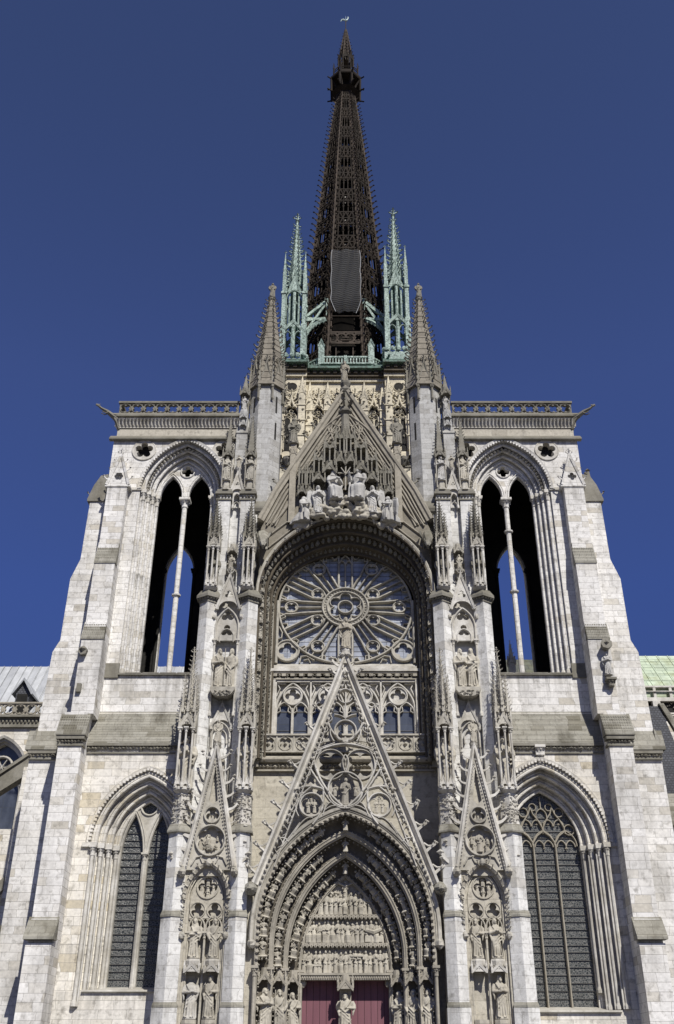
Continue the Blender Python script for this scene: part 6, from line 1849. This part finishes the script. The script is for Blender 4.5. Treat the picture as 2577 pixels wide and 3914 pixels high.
# ================================================================ nave and choir seen at the sides
nv = thing('nave', 'nave wing on the far left with ribbed lead roof, dormer and pierced balustrade', 'church nave', (-30,26,0))
w = MB(); w.plate([(-75,0),(-8,0),(-8,29.1),(-75,29.1)], [arch(-31.0-9*i,2.6,24.6,3.6,14,10) for i in range(4)]+[arch(-22,2.6,24.6,3.6,14,10)], 20, 20.8)
build('wall', w, M['wall_low'], nv)
for i in range(4):
    cx = -31.0-9*i
    q = MB()
    q.sweep(arch(cx,2.05,24.6,3.05,14,12), [(0,21.2),(0,20.55),(.2,20.5),(.2,20.25),(.4,20.2),(.4,20.0),(.62,19.92),(.62,21.2)])
    q.bar([(cx,14),(cx,24)],.2,20.7,21); q.bar(circ(cx,25.6,.95,20),.2,20.6,21,True)
    for a in range(6): q.bar([(cx,25.6),(cx+.95*math.cos(a*PI/3),25.6+.95*math.sin(a*PI/3))],.08,20.7,20.9)
    for g in (-1,1): q.bar(arch(cx+g*1.02,.95,23.2,1.4,14,8),.16,20.65,21)
    wn = build('window', q, M['pale'], nv)
    q = MB(); q.box(cx-2.4,cx+2.4,21.05,21.1,14,28); build('glass', q, M['clear_glass'], wn)
q = MB(); q.box(-75,-8,19.7,20.3,29.0,29.2); q.box(-75,-8,19.5,20.3,29.9,30.1); q.box(-75,-8,19.85,20.3,29.2,29.9)
for i in range(75): q.ball((-34+i*.34,19.8,29.55),(.13,.13,.16),6,4)
build('cornice', q, M['grey'], nv)
q = MB(); pierced_band(q,-45,-22,30.1,31.15,19.6,19.8,22,.42); q.box(-45,-22,19.5,19.85,31.15,31.3); build('balustrade', q, M['gable'], nv)
q = MB(); q.prism_x([(20.6,29.6),(26.4,37.4),(32,29.6)],-75,-8)
for i in range(90):
    x = -74.5+i*.74; q.tube([(x,20.55,29.7),(x+rnd.uniform(-.03,.03),23.5,33.6),(x,26.35,37.42)],.045,4)
rf = build('roof', q, M['lead_roof'], nv)
q = MB()
for dx in (-30.25,-40.25):
    dm = MB(); dm.prism([(dx-.62,30.6),(dx+.62,30.6),(dx+.62,32.6),(dx,33.7),(dx-.62,32.6)],20.75,24.2); 
    d_ = build('dormer', dm, M['slate'], rf)
    dm = MB(); dm.sweep([(dx-.9,32.35),(dx,33.75),(dx+.9,32.35)],[(0,20.4),(.14,20.4),(.14,24),(0,24)]); build('dormer_roof', dm, M['lead'], d_)
    dm = MB(); dm.box(dx-.5,dx+.5,20.72,20.755,30.7,32.5); build('louvre', dm, M['dark'], d_)
for i, x in enumerate((-26.6,-35.6)):   # flying buttresses cross in front of the aisle windows
    pass
fb = thing('flying_buttress', 'dark sloping flying buttress arm at the left edge', 'flying buttress', (-27,14,20))
q = MB(); q.prism([(-25.6,25.0),(-31.5,20.6),(-31.5,19.3),(-25.6,23.4)],13.4,14.4); q.prism([(-25.6,25.3),(-31.5,20.9),(-31.5,20.6),(-25.6,25.0)],13.2,14.6)
build('arm', q, M['grey'], fb)
q = MB(); q.box(-26.4,-24.4,13.0,20,0,23.5); build('pier', q, M['wall_low'], fb)
fl = thing('aisle_roof_front', 'shaded side chapel wall with traceried windows below the flying buttress at the left edge', 'chapel', (-32,15,0))
q = MB(); q.plate([(-60,0),(-23,0),(-23,19),(-60,19)],[arch(-29.3-6*i,1.7,14.2,2.6,6,8) for i in range(4)],15.2,15.8)
build('wall', q, M['wall_low'], fl)
for i in range(2):
    cx = -29.3-6*i; q = MB(); q.bar(arch(cx,1.6,14.2,2.45,6,10),.22,15.1,15.6); q.bar([(cx,6),(cx,14)],.15,15.3,15.6); q.bar(circ(cx,15,.7,16),.14,15.3,15.6,True)
    for g in (-1,1): q.bar(arch(cx+g*.8,.75,13,1.2,6,8),.13,15.3,15.6)
    wn = build('window', q, M['pale'], fl); g_ = MB(); g_.box(cx-1.8,cx+1.8,15.82,15.86,6,17); build('glass', g_, M['stained'], wn)
q = MB(); q.prism([(-24.4,17.5),(-29.5,12.5),(-29.5,11.6),(-24.4,16.4)],14.0,14.6); q.box(-40,-23,14.9,15.3,11.2,11.5)
for i in range(40): bud(q,(-36+i*.32,14.95,10.95),.14)
build('flyer', q, M['grey'], fl)

chh = thing('choir', 'choir wing on the far right with pale green copper roof above a dark louvred gallery', 'church choir', (30,26,0))
w = MB(); w.box(8,75,20.9,32,0,30.55)
build('wall', w, M['wall_low'], chh)
q = MB(); q.prism_x([(20.7,33.2),(25.0,38.0),(31,33.2)],21,75); [q.tube([(21.3+i*1.1,20.66,33.2),(21.3+i*1.1,24.98,38.02)],.045,4) for i in range(48)]; [q.tube([(21,20.66+.86*j,33.2+.96*j),(75,20.66+.86*j,33.2+.96*j)],.03,4) for j in range(5)]; build('roof', q, M['copper_roof'], chh)
q = MB(); q.prism_x([(20.7,33.2),(25.0,37.6),(31,33.2)],8,20.99); build('inner_roof', q, M['slate_green'], chh)
q = MB(); q.box(8,75,20.4,20.8,33.05,33.2); q.box(8,75,20.4,20.8,31.7,32.05); q.box(8,75,20.45,20.75,30.45,30.6)
q.tube([(20,20.35,32.6),(70,20.35,32.6)],.07,5)
for i in range(24): q.box(22.8+i*1.5,23.05+i*1.5,20.42,20.66,32.05,33.05)
for x in (28.9,32.4,35.9): q.box(x-.35,x+.35,20.3,20.83,30.6,31.7)
gl_ = build('gallery', q, M['pale'], chh)
q = MB(); q.box(8,75,20.85,20.88,30.6,31.7); build('openings', q, M['dark'], gl_)
q = MB(); q.box(8,75,20.86,20.89,32.05,33.05); build('roof_foot', q, M['copper_roof'], gl_)
q = MB(); q.box(8,75,21,31,30.55,33.15); build('attic', q, M['dark'], chh)
q = MB()
for i in range(60): q.octa((26+i*.2,20.75,rnd.uniform(30.9,31.6)),(.12,.1,.08))
build('carving', q, M['carved'], gl_)
sl = thing('slate_roof', 'steep dark slate roof of the low chapel between right tower and choir', 'chapel roof', (28,15,0))
q = MB(); q.prism([(22.2,14),(22.2,29.0),(27.0,29.0),(30.6,14)],14,20); build('slope', q, M['slate'], sl)
q = MB(); q.prism_x([(11.3,20.9),(10.6,18.6),(10.6,18.3),(12,18.3)],22.5,60); q.prism([(26.9,29.2),(27.3,29.2),(31.5,21),(30.6,20.6)],13.8,14.3)
build('weathering', q, M['slope'], sl)
q = MB(); q.box(22.4,60,11,14.5,0,18.3); build('wall', q, M['wall_low'], sl)
q = MB(); q.box(22.4,60,10.8,11.2,17.5,17.7); leafrow(q,24,32,10.9,17.95,.2,.4); build('cornice', q, M['grey'], sl)
pp_ = thing('roof_pinnacle', 'small pale stone pinnacle seen through the right belfry opening', 'pinnacle', (15.35,18,30))
q = MB(); pinnacle(q,15.35,18,28,34.4,36.6,.6,5); build('shaft', q, M['pale'], pp_)

# ================================================================ statues, each a thing of its own
SM = {}
def smesh(key, **kw):
    if key not in SM:
        me = statue_mesh('statue_'+key, sum(map(ord,key)), **kw); SM[key] = me
    return SM[key]
VAR = {'a':dict(arms='book'),'b':dict(arms='bless'),'c':dict(arms='cross',hood=True,beard=False),'d':dict(arms='down'),'e':dict(arms='pray',beard=False),
       'f':dict(arms='staff'),'g':dict(arms='book',head=False),'h':dict(arms='pray',beard=False,wings=True),'k':dict(seat=True,arms='bless'),
       'l':dict(seat=True,arms='pray',hood=True,beard=False),'m':dict(kneel=True,arms='pray',beard=False,wings=True),'n':dict(kneel=True,arms='pray',hood=True,beard=False)}
mats_copy = {}
def statue(v, x, y, z0, z1, rz, label, mat='statue', group=None, wide=1.0, name='statue', cat='statue'):
    me = smesh(v, **VAR[v])
    key = (v, mat)
    if key not in mats_copy:
        m2 = me.copy(); m2.materials.clear(); m2.materials.append(M[mat]); mats_copy[key] = m2
    o = bpy.data.objects.new(name, mats_copy[key]); C.objects.link(o)
    h = (z1-z0)*(1/1.0)
    if VAR[v].get('head', True) is False: h = (z1-z0)/.86
    o.location = (x,y,z0+.045*h); o.scale = (h*wide,h*wide,h*.955); o.rotation_euler = (0,0,rz)
    return tag(o, label, cat, group)
G_ = 'apostle statues beside the doors'
statue('a',-4.84,-1.6,3.85,6.14,.25,'robed stone figure left of the doors, outermost of three under canopies','statue',G_,1.22)
statue('f',-4.03,-.75,3.85,6.12,.45,'robed stone figure left of the doors, middle one of three','statue',G_,1.22)
statue('b',-3.22,.05,3.8,6.0,.5,'robed stone figure left of the doors, nearest the red leaf','statue',G_,1.22)
statue('c',3.3,.05,3.8,6.05,-.45,'long-bearded stone figure right of the doors, nearest the red leaf','statue',G_,1.22)
statue('d',4.1,-.75,3.85,6.12,-.45,'robed stone figure right of the doors, middle one of three','statue',G_,1.22)
statue('f',4.9,-1.55,3.85,6.1,-.3,'shaded stone figure right of the doors, outermost beside the dark pier','statue',G_,1.22)
statue('b',0.03,.25,3.75,6.0,0,'bearded stone figure on the post between the two red doors','statue',None,1.3)
G_ = 'statues in the niches of the piers'
for s in (-1,1):
    sd_ = 'left' if s < 0 else 'right'
    Xo, Xi = s*9.18, s*8.02
    statue('c' if s < 0 else 'e', Xo,-2.12,7.66,9.95,.15*s,f'upper niche statue on the {sd_} pier, on the side away from the portal','statue',G_)
    statue('d' if s < 0 else 'b', Xi,-2.12,7.66,9.95,-.1*s,f'upper niche statue on the {sd_} pier, on the side next to the portal','statue',G_)
    if s < 0:
        statue('g',-9.18,-2.12,4.42,6.42,0,'headless robed statue in the lowest niche row of the left pier','pale',G_,1.1)
        statue('b',-8.02,-2.12,4.42,6.8,0,'bearded statue beside the headless one in the lowest niche of the left pier','statue',G_)
    else:
        statue('a',9.18,-2.12,4.42,6.82,0,'bearded statue with crossed arms beside the empty lowest niche place, right pier','statue',G_)
    for q,(dx,v) in enumerate(((-.42,'a'),(.42,'c' if s > 0 else 'f'))):
        wh = 'left' if dx < 0 else 'right'
        statue(v, s*8.56+dx,-1.4,24.93,28.0,-.25*(1 if dx>0 else -1),f'{wh} figure of the standing pair on the {sd_} pier console','statue','paired figures on the pier consoles',.86)
    statue('d', s*8.56,-2.55,20.78,22.4,0,f'small figure on the tip of the great gable of the {sd_} pier','statue')
    statue('e', s*10.62,-2.0,17.85,21.4,0,f'tall shaded statue inside the outer spired shrine of the {sd_} pier','statue','statues in the lower shrines')
    statue('c', s*6.66,-2.0,17.85,21.4,0,f'tall shaded statue inside the inner spired shrine of the {sd_} pier','statue','statues in the lower shrines')
    statue('a', s*9.9,-1.5,32.75,35.6,0,f'statue in the upper outer shrine of the {sd_} pier, beside the belfry opening','grey','statues in the upper shrines')
    statue('d', s*7.26,-1.5,32.75,35.6,0,f'statue in the upper inner shrine of the {sd_} pier, beside the rose arch','grey','statues in the upper shrines')
    statue('b', s*8.6,-1.3,34.3,35.65,0,f'small statue under a canopy between the two upper shrines of the {sd_} pier','statue')
    statue('c', s*9.46,-.85,42.4,44.9,0,f'statue in the outer crowning pinnacle of the {sd_} pier','statue' if s > 0 else 'carved','statues in the crowning pinnacles')
    statue('a', s*7.64,-.85,42.4,44.9,0,f'statue in the inner crowning pinnacle of the {sd_} pier','white' if s > 0 else 'carved','statues in the crowning pinnacles')
    statue('e', s*8.55,-.95,43.62,44.9,0,f'small statue on the gablet between the crowning pinnacles of the {sd_} pier','statue')
    statue('b', s*8.48,-.35,49.78,51.3,0,f'white statue high on the flank of the {sd_} stair turret','white')
    statue('d', s*6.75,.75,63.42,65.2,0,f'weathered figure on the tip of the {sd_} stair turret spire','grey')
    statue('c' if s < 0 else 'f', s*4.2,-.85,45.95,48.6,0,f'grey statue on the {sd_} shoulder pinnacle of the upper gable','grey')
statue('a',0,-2.5,27.45,29.95,0,'crowned figure on the tip of the openwork gable, in front of the rose window','gable')
statue('b',-.05,-.7,52.4,54.8,0,'figure with raised arms on the tip of the upper gable, before the green balustrade','gable',None,.85)
statue('a',18.42,-1.95,25.75,27.5,-.3,'battered white statue on the front buttress of the right tower','white')
G_ = 'sculpture group above the rose window'
statue('l',-.85,-1.55,40.0,43.0,.5,'white seated figure left of the cross in the group above the rose window','white',G_,1.15,'sculpted_figure','sculpture')
statue('k',.95,-1.55,40.0,43.3,-.35,'white seated figure right of the cross in the group above the rose window','white',G_,1.15,'sculpted_figure','sculpture')
statue('h',-2.1,-1.6,38.95,41.6,.1,'white winged angel standing on the left in the group above the rose window','white',G_,1.0,'sculpted_figure','sculpture')
statue('h',2.15,-1.6,38.95,41.6,-.1,'white winged angel standing on the right in the group above the rose window','white',G_,1.0,'sculpted_figure','sculpture')
statue('n',-3.3,-1.5,38.3,40.6,1.0,'white kneeling hooded figure at the left end of the group above the rose window','white',G_,1.2,'sculpted_figure','sculpture')
statue('m',3.35,-1.5,38.3,40.6,-1.0,'white kneeling winged figure at the right end of the group above the rose window','white',G_,1.2,'sculpted_figure','sculpture')
q = MB(); q.tube([(.0,-1.6,41.2),(.02,-1.65,43.4)],.06,6); q.tube([(-.6,-1.65,42.75),(.65,-1.65,42.75)],.06,6); q.tube([(.0,-1.78,42.6),(-.35,-1.8,43.15)],.05,5); q.tube([(.05,-1.78,42.6),(.4,-1.8,43.2)],.05,5)
o = build('cross', q, M['carved']); tag(o,'grey stone cross between the two seated figures above the rose window','cross')
